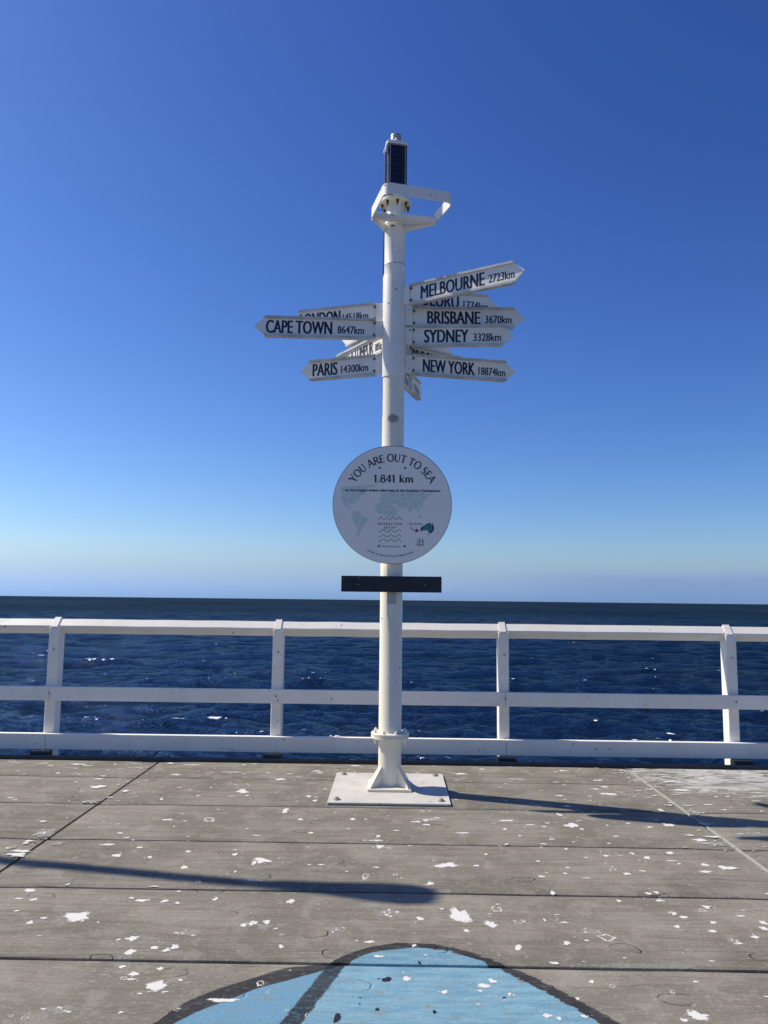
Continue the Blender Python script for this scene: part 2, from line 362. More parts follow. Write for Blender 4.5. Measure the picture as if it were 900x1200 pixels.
# ================================================================== SEA
WATER_Z = -4.3
def sea_material():
    t = NT('open_sea_water'); geo = t.n('ShaderNodeNewGeometry'); g = geo.outputs['Position']
    h1 = t.noise(t.scale(g, (1.0, 1.6, 1)), 1.1, 3, 0.6, 0.3); h1 = t.math('SUBTRACT', 1.0, t.math('MULTIPLY', t.math('ABSOLUTE', t.math('SUBTRACT', h1, 0.5)), 2.0))
    h2 = t.noise(t.scale(g, (1.0, 1.5, 1)), 4.2, 2, 0.6, 0.3); h2 = t.math('SUBTRACT', 1.0, t.math('MULTIPLY', t.math('ABSOLUTE', t.math('SUBTRACT', h2, 0.5)), 2.0))
    h3 = t.noise(g, 0.07, 5, 0.6)
    n = t.bump(h3, 1.0, 0.8); n = t.bump(h1, 1.0, 0.16, n); n = t.bump(h2, 1.0, 0.035, n)
    foam = t.n('ShaderNodeAttribute', attribute_name='foam').outputs['Fac']
    fn = t.noise(t.scale(g, (1.6, 3.0, 1)), 1.6, 6, 0.75)
    fn2 = t.noise(g, 0.35, 3, 0.5)
    f = t.math('ADD', foam, t.math('ADD', t.math('MULTIPLY', t.math('SUBTRACT', fn, 0.5), 1.1), t.math('MULTIPLY', t.math('SUBTRACT', fn2, 0.5), 1.0)))
    fm = t.ss(f, 0.90, 0.97)
    big = t.noise(g, 0.012, 3, 0.5)
    deep = t.mix(t.ss(big, 0.35, 0.65), rgb(0.0019, 0.0072, 0.0150), rgb(0.0028, 0.0095, 0.0190))
    # rough open water: Fresnel reflection painted weaker with distance and bluer, standing for unresolved waves
    body = t.n('ShaderNodeBsdfDiffuse'); t.put(deep, body.inputs['Color']); t.l(n, body.inputs['Normal'])
    gl = t.n('ShaderNodeBsdfGlossy'); gl.inputs['Roughness'].default_value = 0.0; gl.inputs['Color'].default_value = rgb(0.72, 0.84, 0.95); t.l(n, gl.inputs['Normal'])
    fr = t.n('ShaderNodeFresnel'); fr.inputs['IOR'].default_value = 1.333; t.l(n, fr.inputs['Normal'])
    m1 = t.n('ShaderNodeMixShader'); ln = t.n('ShaderNodeVectorMath', operation='LENGTH'); t.l(g, ln.inputs[0])
    capf = t.ss(ln.outputs['Value'], 50, 420, 0.20, 0.085)
    wp = t.noise(t.scale(g, (0.006, 0.0022, 1)), 1.0, 5, 0.6); capf = t.math('MULTIPLY', capf, t.ss(wp, 0.35, 0.65, 0.72, 1.25))
    t.put(t.math('ADD', t.math('MULTIPLY', fr.outputs[0], capf), 0.002), m1.inputs[0]); t.l(body.outputs[0], m1.inputs[1]); t.l(gl.outputs[0], m1.inputs[2])
    fo = t.n('ShaderNodeBsdfDiffuse'); fo.inputs['Color'].default_value = rgb(0.75, 0.80, 0.82)
    m2 = t.n('ShaderNodeMixShader'); t.put(fm, m2.inputs[0]); t.l(m1.outputs[0], m2.inputs[1]); t.l(fo.outputs[0], m2.inputs[2])
    t.l(m2.outputs[0], t.out.inputs['Surface']); t.t.nodes.remove(t.b)
    return t.m
def make_sea():
    rng = np.random.default_rng(7)
    rs = [9.0]
    while rs[-1] < 2400: rs.append(rs[-1]*1.0046)
    while rs[-1] < 24000: rs.append(rs[-1]*1.045)
    rs = np.array(rs)
    az = list(np.arange(-46, 46.01, 0.16)); az = [-180, -160, -140, -120, -100, -80, -65, -55] + az + [55, 65, 80, 100, 120, 140, 160]
    az = np.radians(np.array(az)); nR, nA = len(rs), len(az)
    Rg, Ag = np.meshgrid(rs, az, indexing='ij')
    X = Rg*np.sin(Ag); Y = Rg*np.cos(Ag); Z = np.zeros_like(X); dX = np.zeros_like(X); dY = np.zeros_like(X)
    Jx = np.zeros_like(X)
    dr = np.gradient(rs)[:, None]
    sel = rs < 2600; k_end = int(sel.sum())
    Xs, Ys, drs = X[:k_end], Y[:k_end], dr[:k_end]
    main = rad(200)   # waves roll in from the sea, slightly oblique
    lam = np.exp(np.linspace(math.log(0.45), math.log(42), 120))
    for i, L in enumerate(lam):
        L = L*(1+0.05*rng.standard_normal()); k = 2*math.pi/L
        th = main + rng.normal(0, 0.62 if L < 5 else 0.42); dx, dy = math.sin(th), math.cos(th)
        a = 0.0068*L*(1.0 if L < 4 else (4/L)**0.95); ph = rng.uniform(0, 6.283)
        fade = np.clip((L/drs-2.5)/3.0, 0, 1)
        arg = k*(Xs*dx+Ys*dy)+ph; s, c = np.sin(arg), np.cos(arg)
        Z[:k_end] += a*fade*c; dX[:k_end] -= 0.9*a*fade*s*dx; dY[:k_end] -= 0.9*a*fade*s*dy
        Jx[:k_end] += a*k*fade*c
    foam = np.clip((Jx-0.40)*1.7, 0, 0.95)
    # breaking crests: small whitecaps at the steepest spots
    cand = np.argwhere((Jx > 0.42) & (Rg > 22) & (Rg < 420) & (np.abs(Ag) < 0.62))
    sel_i = cand[rng.choice(len(cand), 260, replace=False)]
    for k, (i, j) in enumerate(sel_i):
        r = Rg[i, j]; big = 2.6 if k % 16 == 0 else 1.0
        sx = big*(0.10+0.0022*r)*rng.uniform(.5, 1.6); sy = sx*rng.uniform(.3, .7)
        i0, i1 = max(0, i-40), min(k_end, i+40); j0, j1 = max(0, j-40), min(nA, j+40)
        gx = (X[i0:i1, j0:j1]-X[i, j])/sx; gy = (Y[i0:i1, j0:j1]-Y[i, j])/max(sy, 0.5*dr[i, 0])
        foam[i0:i1, j0:j1] = np.maximum(foam[i0:i1, j0:j1], 1.25*np.exp(-gx*gx-gy*gy))
    V = np.stack([X+dX, Y+dY, Z], -1).reshape(-1, 3)
    idx = np.arange(nR*nA).reshape(nR, nA)
    a = idx[:-1, :]; b = idx[1:, :]
    F = np.stack([a, b, np.roll(b, -1, 1), np.roll(a, -1, 1)], -1).reshape(-1, 4)
    # the middle, under the jetty
    V = np.vstack([V, [[0, 0, 0]]]); ctr = len(V)-1
    tri = np.stack([np.full(nA, ctr), idx[0], np.roll(idx[0], -1)], -1)
    me = bpy.data.meshes.new('sea')
    nl = F.size + tri.size
    me.vertices.add(len(V)); me.vertices.foreach_set('co', V.astype(np.float32).ravel())
    me.loops.add(nl); me.loops.foreach_set('vertex_index', np.concatenate([F.ravel(), tri.ravel()]).astype(np.int32))
    starts = np.concatenate([np.arange(len(F))*4, F.size+np.arange(len(tri))*3]).astype(np.int32)
    me.polygons.add(len(starts)); me.polygons.foreach_set('loop_start', starts)
    me.polygons.foreach_set('use_smooth', np.ones(len(starts), dtype=bool))
    me.update(calc_edges=True)
    at = me.attributes.new('foam', 'FLOAT', 'POINT'); at.data.foreach_set('value', np.append(foam.ravel(), 0).astype(np.float32))
    o = link('sea', me, sea_material(), None, False, (0, 0, WATER_Z)); tag(o, kind='structure')
make_sea()

# ================================================================== JETTY DECK
deck = thing('jetty_deck', 'weathered grey timber-look deck of wide planks with white bird droppings', None); del deck['label']
deck['kind'] = 'structure'
ROWS = [7.035, 6.412, 5.606, 4.806, 4.034, 3.270, 2.470, 1.670, 0.870, 0.070, -0.730, -1.530, -2.330]
PANELS = [(-10.43, -6.25), (-6.24, -2.085), (-2.065, 2.048), (2.080, 6.24), (6.25, 10.43)]
rnd = random.Random(3)
def plank_mesh(x0, x1, y0, y1):
    bm = NB(); nx = 14; b = 0.016; prof = [(0, -0.11), (0, -b), (b*0.3, -b*0.35), (b, 0)]
    # section across Y, wavering slightly along X
    rows = []
    for i in range(nx+1):
        x = x0+(x1-x0)*i/nx; w0 = rnd.uniform(-0.0022, 0.0022); w1 = rnd.uniform(-0.0022, 0.0022)
        e = 0.006 if i in (0, nx) else 0.0
        sec = [(y0+p[0]+w0, p[1]) for p in prof] + [(y1-p[0]+w1, p[1]) for p in reversed(prof)]
        rows.append([bm.verts.new((x, y, z-e*(1 if z > -0.1 else 0))) for y, z in sec])
    for a, c in zip(rows, rows[1:]):
        for j in range(7): bm.faces.new((a[j], c[j], c[j+1], a[j+1]))
    bm.faces.new(rows[0]); bm.faces.new(rows[-1][::-1])
    return bm
for (x0, x1) in PANELS:
    for y1, y0 in zip(ROWS, ROWS[1:]):
        d = rnd.uniform(-0.004, 0.004)
        bm = plank_mesh(x0, x1, y0+0.008, y1-0.008)
        o = obj('plank', bm, M['deck'], deck, smooth='edge')
bm = NB(); box(bm, (0, 2.2, -0.30), (21.2, 9.5, 0.30)); obj('deck_bearer', bm, M['void'], deck)
# added pale strip: sunlit plank chamfer painted into the right cross joint
for xj in (2.065, ):
    bm = NB(); box(bm, (xj+0.0065, 2.3, -0.030), (0.016, 9.4, 0.052), bev=0.004); obj('lit_chamfer_strip', bm, M['strip'], deck)
# raised dark kerb along the seaward edge, in lengths butted at the cross joints
for (x0, x1) in PANELS:
    bm = NB(); box(bm, ((x0+x1)/2, 7.068, -0.037), (x1-x0+0.017, 0.036, 0.13), bev=0.004); obj('kerb', bm, M['kerb'], deck)
# fascia below
bm = NB(); box(bm, (0, 7.06, -0.32), (20.9, 0.08, 0.40)); obj('fascia', bm, M['kerb'], deck)
# piles under the jetty
for x in (-8.3, -4.15, 0, 4.15, 8.3):
    for y in (6.0, 0.0):
        bm = NB(); tube(bm, (x, y, -9), (x, y, -0.46), 0.2, 0.17, 16); p = obj('pile', bm, M['void'], deck, smooth='edge')

# ---- droppings: thin irregular splashes lying on the planks
DROPS = [(-1.43,3.672,0.064,0.054,0),(-2.145,5.655,0.076,0.046,2),(-1.965,4.704,0.028,0.042,0),(-2.109,4.498,0.06,0.034,0),(-2.116,4.562,0.048,0.025,0),(-1.764,4.461,0.022,0.019,0),(-2.256,5.146,0.025,0.019,0),(-1.79,3.974,0.033,0.022,0),(-1.717,3.861,0.018,0.017,0),(-2.557,5.987,0.021,0.026,0),(-1.611,3.6,0.018,0.018,1),(-1.571,3.651,0.015,0.012,0),(-1.545,3.608,0.018,0.009,0),(-1.2,3.872,0.03,0.021,0),(-1.259,3.902,0.011,0.014,1),(-1.086,3.87,0.019,0.017,1),(-1.019,3.848,0.012,0.014,0),(-0.851,3.905,0.014,0.021,0),(-1.183,3.692,0.028,0.013,0),(-1.104,3.457,0.029,0.022,0),(-1.157,3.444,0.01,0.011,1),(-1.069,3.33,0.021,0.028,1),(-0.983,3.375,0.015,0.021,0),(-0.927,3.354,0.015,0.018,0),(-0.9,3.384,0.019,0.021,0),(-0.703,3.588,0.013,0.027,1),(-0.655,3.614,0.018,0.021,0),(-0.62,3.634,0.02,0.028,0),(-0.877,3.059,0.037,0.043,0),(-0.904,3.194,0.013,0.016,1),(-0.942,3.16,0.014,0.016,1),(-0.993,3.147,0.02,0.018,1),(-1.019,3.112,0.015,0.013,1),(-1.057,3.205,0.014,0.014,0),(-1.128,3.082,0.017,0.011,0),(-1.156,3.162,0.009,0.009,0),(-1.099,3.136,0.024,0.007,2),(-0.922,3,0.009,0.008,0),(-0.944,2.87,0.01,0.007,0),(-1.316,2.835,0.009,0.009,1),(-1.261,2.822,0.012,0.011,1),(-0.754,2.895,0.011,0.011,1),(-1.165,2.881,0.06,0.034,2),(-1.55,4.51,0.032,0.024,0),(-1.468,4.655,0.02,0.015,0),(-1.355,4.49,0.014,0.019,0),(-1.167,4.598,0.015,0.02,0),(-1.119,4.335,0.018,0.031,1),(-1.137,4.205,0.021,0.033,1),(-0.994,4.13,0.017,0.02,1),(-1.559,5.026,0.057,0.073,1),(-1.201,5.241,0.041,0.053,1),(-1.131,6.002,0.047,0.061,0),(-2.256,6.077,0.064,0.045,0),(-2.007,5.959,0.029,0.034,0),(-1.665,5.737,0.012,0.024,0),(-1.473,5.226,0.037,0.019,0),(-0.721,4.158,0.038,0.041,2),(-0.891,4.561,0.016,0.025,0),(-0.757,4.425,0.014,0.042,0),(-0.832,4.283,0.009,0.013,0),(-2.16,4.705,0.017,0.021,0),(-2.198,4.629,0.029,0.025,0),(-2.128,4.896,0.069,0.081,2),(-0.883,3.522,0.062,0.035,2),(-1.637,4.061,0.009,0.015,0),(-1.312,3.618,0.005,0.009,0),(-0.722,4.468,0.047,0.042,0),(-0.618,4.464,0.047,0.033,1),(0.305,4.437,0.057,0.042,0),(0.211,4.401,0.02,0.023,0),(0.201,4.155,0.018,0.024,0),(-0.482,3.889,0.027,0.021,0),(-0.025,3.772,0.05,0.046,2),(0.32,3.754,0.048,0.09,0),(0.501,3.837,0.024,0.038,1),(0.452,3.665,0.031,0.034,1),(0.133,3.714,0.016,0.022,0),(-0.236,3.577,0.048,0.027,2),(-0.559,3.649,0.017,0.025,0),(-0.56,3.594,0.044,0.03,1),(0.337,3.461,0.015,0.016,0),(-0.459,3.406,0.012,0.016,0),(-0.069,4.739,0.03,0.026,1),(-0.01,4.715,0.017,0.021,1),(0.271,5.333,0.133,0.068,2),(-0.259,5.304,0.019,0.027,1),(-0.604,5.279,0.019,0.02,0),(-0.732,5.487,0.023,0.058,0),(-0.082,4.942,0.016,0.023,0),(0.644,4.779,0.01,0.027,0),(0.469,4.436,0.019,0.014,0),(0.022,4.274,0.012,0.021,1),(-0.136,4.25,0.024,0.034,1),(0.227,5.2,0.026,0.019,0),(-0.504,4.99,0.014,0.024,0),(0.725,5.132,0.016,0.019,0),(0.762,5.325,0.046,0.02,0),(0.544,4.63,0.012,0.015,0),(-0.492,3.092,0.017,0.022,1),(-0.454,3.021,0.01,0.01,1),(0.064,3.148,0.018,0.02,0),(0.203,3.053,0.015,0.013,0),(0.393,3.142,0.016,0.018,0),(0.354,3.105,0.026,0.017,1),(0.337,3.066,0.013,0.008,0),(0.445,3.043,0.011,0.01,0),(-0.29,2.874,0.008,0.011,1),(-0.364,2.903,0.009,0.009,1),(-0.009,3.806,0.007,0.01,0),(-0.144,3.473,0.006,0.008,0),(-0.384,4.414,0.016,0.014,0),(-0.449,4.411,0.012,0.009,0),(-0.363,6.797,0.044,0.045,0),(-0.904,6.406,0.046,0.03,0),(-0.616,5.879,0.025,0.025,0),(-0.558,5.761,0.021,0.024,0),(0.099,3.436,0.01,0.014,1),(0.422,2.996,0.009,0.008,1),(0.889,3.602,0.056,0.033,2),(0.94,3.546,0.042,0.032,1),(0.754,3.486,0.017,0.019,0),(0.756,3.715,0.016,0.016,0),(0.769,3.684,0.014,0.012,0),(1.329,3.822,0.016,0.02,1),(1.361,3.781,0.021,0.016,0),(1.291,3.675,0.018,0.015,0),(1.474,3.725,0.016,0.016,0),(1.149,3.888,0.014,0.014,0),(1.114,3.964,0.014,0.015,0),(1.318,3.976,0.02,0.015,0),(1.337,4.084,0.016,0.015,0),(1.292,4.067,0.017,0.019,0),(0.81,4.054,0.014,0.027,0),(1.462,4.615,0.023,0.025,0),(1.267,4.344,0.023,0.018,0),(1.626,4.707,0.03,0.021,0),(1.75,4.509,0.023,0.024,0),(1.853,4.464,0.045,0.037,0),(1.709,4.399,0.038,0.018,0),(1.61,4.521,0.011,0.014,0),(1.399,4.686,0.012,0.021,0),(1.236,4.638,0.015,0.02,0),(1.232,4.745,0.012,0.016,0),(1.031,4.75,0.012,0.016,0),(0.798,4.284,0.024,0.013,0),(0.837,4.346,0.008,0.009,0),(0.935,4.337,0.014,0.013,0),(1.215,4.434,0.047,0.042,2),(1.524,3.904,0.03,0.018,0),(1.477,3.861,0.016,0.021,1),(1.636,3.805,0.019,0.01,0),(1.762,3.89,0.019,0.014,0),(1.707,3.732,0.016,0.026,0),(1.679,3.669,0.018,0.025,0),(1.597,3.578,0.015,0.021,0),(1.253,3.433,0.022,0.013,0),(1.091,2.918,0.043,0.029,0),(1.03,2.888,0.012,0.015,1),(0.975,3.021,0.014,0.008,0),(1.06,3.084,0.012,0.013,1),(0.844,3.119,0.014,0.013,1),(0.774,3.151,0.011,0.013,1),(1.177,3.166,0.01,0.009,0),(1.399,3.061,0.013,0.006,0),(0.501,3.146,0.014,0.011,0),(0.553,2.9,0.016,0.015,0),(0.685,2.899,0.014,0.009,0),(0.455,3.039,0.008,0.008,0),(0.757,2.954,0.008,0.008,0),(1.949,4.892,0.096,0.051,2),(2.244,4.863,0.021,0.028,1),(2.14,4.768,0.014,0.016,0),(1.176,5.237,0.041,0.059,1),(1.221,5.157,0.015,0.019,0),(1.68,5.225,0.019,0.019,0),(1.411,5.249,0.011,0.013,0),(0.988,5.195,0.015,0.013,0),(1.021,5.027,0.013,0.018,0),(0.825,4.527,0.011,0.014,0),(0.8,4.998,0.012,0.012,0),(1.894,5.638,0.016,0.045,0),(1.519,6.249,0.056,0.056,1),(1.649,6.079,0.066,0.035,0),(1.647,5.994,0.043,0.026,0),(2.11,5.599,0.052,0.06,2),(0.584,3.695,0.026,0.019,1),(0.705,3.722,0.007,0.013,0),(1.483,3.531,0.025,0.046,2),(0.538,3.434,0.017,0.027,1)]
def splash(bm, x, y, rx, ry, ring, rg, z=0.0024):
    n = max(12, min(40, int(12+300*max(rx, ry)))); ph = [rg.uniform(0, 6.28) for _ in range(5)]; am = [rg.uniform(.05, .26) for _ in range(5)]; z -= 0.0012
    out = []
    for i in range(n):
        a = 2*math.pi*i/n; k = 0.92+sum(am[j]*math.sin((j+2)*a+ph[j])/(1+.35*j) for j in range(5))+rg.uniform(-0.07, 0.07)
        out.append((x+rx*k*math.cos(a), y+ry*k*math.sin(a)))
    lay = FL.get(bm)
    def loop(q, f):
        r = [bm.verts.new((x+(px-x)*q, y+(py-y)*q, z)) for px, py in out]
        if lay is not None:
            for v in r: v[lay] = f if f == 1.0 else f+rg.uniform(-0.28, 0.22)
        return r
    if ring: Ls = [loop(1.25, -0.1), loop(0.85, 0.62), loop(0.40, 0.0)]
    elif lay is not None: Ls = [loop(1.22, 0.0), loop(0.72, 0.85), loop(0.12, 1.0)]
    else: Ls = [loop(1.0, 1), loop(0.3, 1)]
    for A, B in zip(Ls, Ls[1:]):
        for i in range(n): bm.faces.new((A[i], A[(i+1) % n], B[(i+1) % n], B[i]))
    bm.faces.new(Ls[-1])
def on_gap(y, r): return min(abs(y-q) for q in ROWS) < 0.012
rg = random.Random(11)
bw, bf = NB(), NB()
FL = {b: b.verts.layers.float.new('fade') for b in (bw, bf)}
for x, y, rx, ry, k in DROPS:
    if k == 2:
        splash(bf, x, y, rx, ry, False, rg, 0.0019)
        for _ in range(5): splash(bw, x+rg.gauss(0, rx*.5), y+rg.gauss(0, ry*.5), rx*rg.uniform(.06, .2), ry*rg.uniform(.08, .25), False, rg)
    else:
        splash(bw if rg.random() < .8 else bf, x, y, rx, ry, k == 1 and rg.random() < .4, rg)
        for _ in range(rg.randint(0, 3)): splash(bw, x+rg.gauss(0, rx*1.6), y+rg.gauss(0, ry*1.6), rx*rg.uniform(.08, .3), ry*rg.uniform(.08, .3), False, rg)
for i in range(2300):          # the small fry, denser towards the railing
    y = 7.0-abs(rg.gauss(0, 1.5)) if rg.random() < 0.6 else rg.uniform(0.5, 7.0)
    x = rg.uniform(-7, 7) if rg.random() < 0.7 else rg.gauss(3.2, 0.9)
    if y < 0.3 or on_gap(y, 0): continue
    if abs(x+0.02) < 0.48 and 5.63 < y < 6.63: continue
    r = min(0.045, 0.0045*math.exp(rg.gauss(0.35, 0.55))); splash(bw, x, y, r*rg.uniform(.9, 2.4), r*rg.uniform(.6, 1.1), rg.random() < 0.03, rg)
for i in range(360):           # streaky wash along the edge and on the right panel
    x = rg.uniform(2.15, 5.0) if i % 3 else rg.uniform(-6, 6); y = min(6.98, 7.0-abs(rg.gauss(0, 0.45)))
    if on_gap(y, 0) or (abs(x+0.02) < 0.5 and 5.6 < y < 6.65): continue
    splash(bw if rg.random() < .3 else bf, x, y, rg.uniform(0.02, 0.10), rg.uniform(0.008, 0.028), rg.random() < .08, rg)
# a few on the plate-side boards and dark flecks on the mural
o = obj('bird_droppings', bw, M['drop'], None); tag(o, 'white bird droppings spattered over the grey jetty planks', 'bird droppings', kind='stuff')
o = obj('washed_droppings', bf, M['drop_faint'], None); tag(o, 'pale half-washed smears of old bird droppings on the planks', 'dropping stains', kind='stuff')
bm = NB()
for x, y, rx, ry in ((-0.014, 3.14, 0.026, 0.026), (-0.045, 3.145, 0.007, 0.005), (0.115, 3.29, 0.007, 0.01), (-0.184, 2.861, 0.014, 0.05), (-0.045, 2.922, 0.011, 0.014),
                     (0.158, 2.912, 0.011, 0.014), (-0.11, 2.955, 0.006, 0.005), (-0.11, 3.0, 0.007, 0.004), (0.42, 3.02, 0.012, 0.006)):
    splash(bm, x, y, rx*.75, ry*.75, False, rg, 0.0026)
o = obj('paint_flecks', bm, M['black'], None); tag(o, 'small black flecks on the blue painted patch of deck', 'paint flecks', kind='stuff')

# ================================================================== RAILING
rail = thing('white_railing', 'white timber railing with diamond top rail along the seaward edge of the jetty', 'railing', (0, 7.33, 0))
def rl(bm): 
    for v in bm.verts: v.co.y -= 7.33
    return bm
POSTS = [-1.09+2.125*i for i in range(-4, 6)]
for i, x in enumerate(POSTS):
    bm = NB(); box(bm, (x, 7.395, 0.33), (0.098, 0.13, 1.66), bev=0.005, seg=1)
    for v in bm.verts:                      # raked head where the post meets the diamond rail
        if v.co.z > 1.0 and v.co.y < 7.36: v.co.z -= 0.0
    o = obj('post', rl(bm), M['rail'], rail)
    # strap bent over the diamond rail
    bm = NB(); cz, cy, r, th = 1.165, 7.42, 0.080, 0.012
    xs = x-0.006
    pts = [(-r*1.03, 0.0), (0, r*1.03), (r*1.03, 0.0)]; inn = [(-r, -0.003), (0, r*0.88), (r, -0.003)]
    for a in range(2):
        q = [pts[a], pts[a+1], inn[a+1], inn[a]]
        f = [bm.verts.new((xs-0.030, cy+u*1.06, cz+w*1.06)) for u, w in q]; b = [bm.verts.new((xs+0.030, cy+u*1.06, cz+w*1.06)) for u, w in q]
        bm.faces.new(f); bm.faces.new(b[::-1])
        for j in range(4): bm.faces.new((f[j], f[(j+1) % 4], b[(j+1) % 4], b[j]))
    obj('strap', rl(bm), M['rail'], o)
    for z in (0.55, 0.545-0.43, 0.95):
        bm = NB(); tube(bm, (x+0.005, 7.322-0.05*(z < .9), z), (x+0.005, 7.334-0.05*(z < .9), z), 0.009, 0.009, 10); obj('bolt', rl(bm), M['bolt_grey'], o)
    bm = NB(); box(bm, (x, 7.20, -0.095), (0.165, 0.11, 0.275), bev=0.004, seg=1); obj('packing_block', rl(bm), M['block'], o)
def diamond(x0, x1, parent):
    bm = NB(); d = 0.0765; c = 0.008; P = []
    for cx_, cz_ in ((d, 0), (0, d), (-d, 0), (0, -d)):
        tx, tz = -cz_/d, cx_/d
        P.append((cx_-(cx_/d)*c-tx*c, cz_-(cz_/d)*c-tz*c)); P.append((cx_-(cx_/d)*c+tx*c, cz_-(cz_/d)*c+tz*c))
    n = len(P); n2 = 8; rows = []
    for i in range(n2+1):
        x = x0+(x1-x0)*i/n2; s = 0 if i in (0, n2) else rnd.uniform(-0.0022, 0.0022)
        rows.append([bm.verts.new((x, 7.42+u, 1.165+w+s)) for u, w in P])
    for a, b in zip(rows, rows[1:]):
        for j in range(n): bm.faces.new((a[j], a[(j+1) % n], b[(j+1) % n], b[j]))
    bm.faces.new(rows[0]); bm.faces.new(rows[-1][::-1])
    obj('top_rail', rl(bm), M['rail'], parent)
for a, b in zip(POSTS, POSTS[1:]): diamond(a+0.001, b-0.001, rail)
J = [-9.5, -7.46, -3.21, 1.045, 5.28, 9.53]
for a, b in zip(J, J[1:]):
    bm = NB(); box(bm, ((a+b)/2, 7.305, 0.546), (b-a-0.003, 0.046, 0.126), bev=0.005, seg=2); obj('middle_rail', rl(bm), M['rail'], rail)
    bm = NB(); box(bm, ((a+b)/2, 7.294, 0.115), (b-a-0.003, 0.068, 0.140), bev=0.006, seg=2); obj('bottom_rail', rl(bm), M['rail'], rail)

# ================================================================== SIGNPOST
PX, PY = -0.02, 6.12
pole = thing('signpost', 'tall cream steel post bolted to a square plate, carrying direction signs and a round sign', 'signpost', (PX, PY, 0))
RP = 0.0885
bm = NB(); box(bm, (0, 0, 0.012), (0.878, 0.95, 0.016), bev=0.003, seg=1); obj('base_plate', bm, M['plate'], pole)
for sx in (-1, 1):
    for sy in (-1, 1):
        bm = NB(); x, y = sx*0.375, sy*0.40; lathe(bm, [(.026, .020), (.026, .025), (.016, .0255), (.015, .036), (.008, .0365), (.007, .041)], 10, (x, y, 0)); obj('anchor_bolt', bm, M['bolt_grey'], pole)
bm = NB(); box(bm, (0, 0, 0.030), (0.33, 0.33, 0.020), bev=0.003, seg=1); obj('foot_plate', bm, M['pole'], pole)
for a in (45, 135, 225, 315):
    bm = NB(); prism(bm, [(RP-0.01, 0.04), (0.205, 0.04), (0.205, 0.052), (RP+0.006, 0.185), (RP-0.01, 0.185)], 0.012, Matrix.Rotation(rad(a), 4, 'Z'))
    obj('gusset', bm, M['pole'], pole)
def weld(z, r): return [(r, z-0.004), (r+0.003, z), (r, z+0.004)]
bm = NB(); lathe(bm, [(RP+0.006, 0.040), (RP, 0.048), (RP, 0.385)]); obj('lower_column', bm, M['pole'], pole, smooth='edge')
bm = NB(); lathe(bm, [(RP, 0.385), (0.130, 0.387), (0.147, 0.392), (0.147, 0.407), (0.142, 0.410), (0.142, 0.413), (0.147, 0.416), (0.147, 0.430), (0.143, 0.433), (RP, 0.434)]); fl = obj('flange', bm, M['pole'], pole, smooth='edge')
for k in range(8):
    a = rad(22.5+45*k); x, y = 0.122*math.cos(a), 0.122*math.sin(a); bm = NB()
    lathe(bm, [(.006, .350), (.007, .370), (.013, .3705), (.013, .387), (.0065, .3875), (.0065, .4325), (.013, .433), (.013, .448), (.007, .4485), (.006, .458)], 8, (x, y, 0)); obj('flange_bolt', bm, M['pole'], fl)
bm = NB(); lathe(bm, [(RP+0.005, 0.434), (RP, 0.442), (RP, 3.235), (RP-0.001, 3.245)]); obj('middle_column', bm, M['pole'], pole, smooth='edge')
bm = NB(); lathe(bm, [(RP, 3.246), (0.0945, 3.250), (0.0945, 4.105), (0.090, 4.125), (0.0905, 4.127)]); slv = obj('sleeve', bm, M['sleeve'], pole, smooth='edge')
bm = NB(); lathe(bm, [(0.086, 4.127), (0.086, 4.20), (0.087, 4.203), (0.086, 4.206), (0.086, 4.553), (0.087, 4.556), (0.086, 4.560), (0.086, 4.61), (0.078, 4.63), (0.076, 4.735)]); obj('upper_column', bm, M['sleeve'], pole, smooth='edge')
for z in (4.203, 4.556):
    bm = NB(); lathe(bm, [(0.086, z-0.003), (0.0882, z), (0.086, z+0.003)]); obj('weld_seam', bm, M['bolt_grey'], pole, smooth='edge')
bm = NB(); lathe(bm, [(0.076, 4.735), (0.130, 4.737), (0.134, 4.742), (0.134, 4.762), (0.130, 4.765)]); hf = obj('head_flange', bm, M['pole'], pole, smooth='edge')
for k in range(8):
    a = rad(10+45*k); x, y = 0.110*math.cos(a), 0.110*math.sin(a); bm = NB()
    lathe(bm, [(.006, 4.692), (.007, 4.716), (.012, 4.7165), (.012, 4.738)], 8, (x, y, 0)); obj('flange_bolt', bm, M['bolt'], hf)
# cable down the left of the upper column
bm = NB(); P = [(-0.060, 0.05, 4.72), (-0.090, 0.0, 4.60), (-0.091, 0.0, 4.45), (-0.091, 0.0, 4.25), (-0.095, 0.01, 4.12)]
for p, q in zip(P, P[1:]): tube(bm, p, q, 0.0055, 0.0055, 8)
obj('cable', bm, M['black'], pole)
# ladder rest: flat-bar loop with a serrated tread, on two arms
BL, NL, NRt, BR = Vector((-0.188, -0.165)), Vector((-0.079, -0.563)), Vector((0.455, -0.408)), Vector((0.328, -0.078))
def rounded(p, a, b, r, n=6):
    u, v = (a-p).normalized(), (b-p).normalized(); A, B = p+u*r, p+v*r
    return [A*(1-t)**2+p*2*t*(1-t)+B*t*t for t in [i/n for i in range(n+1)]]
path = [BL]+rounded(NL, BL, NRt, 0.07)+rounded(NRt, NL, BR, 0.07)+[BR]
loop_z = 4.585
bm = NB(); sweep(bm, [(p.x, p.y, loop_z) for p in path], 0.008, 0.088); hoop = obj('ladder_rest', bm, M['sleeve'], pole, smooth='edge')
bm = NB(); d = (BR-BL); L = d.length; ang = math.atan2(d.y, d.x)
Mt = Matrix.Translation((BL.x, BL.y, loop_z-0.02)) @ Matrix.Rotation(ang, 4, 'Z')
top = [(0, 0)]; nt = 34; top = []
for i in range(nt): top += [(L*i/nt, 0.024), (L*(i+.5)/nt, 0.024), (L*(i+.5)/nt, 0.033), (L*(i+1)/nt, 0.033)]
f = [(0, -0.024)]+top+[(L, -0.024)]
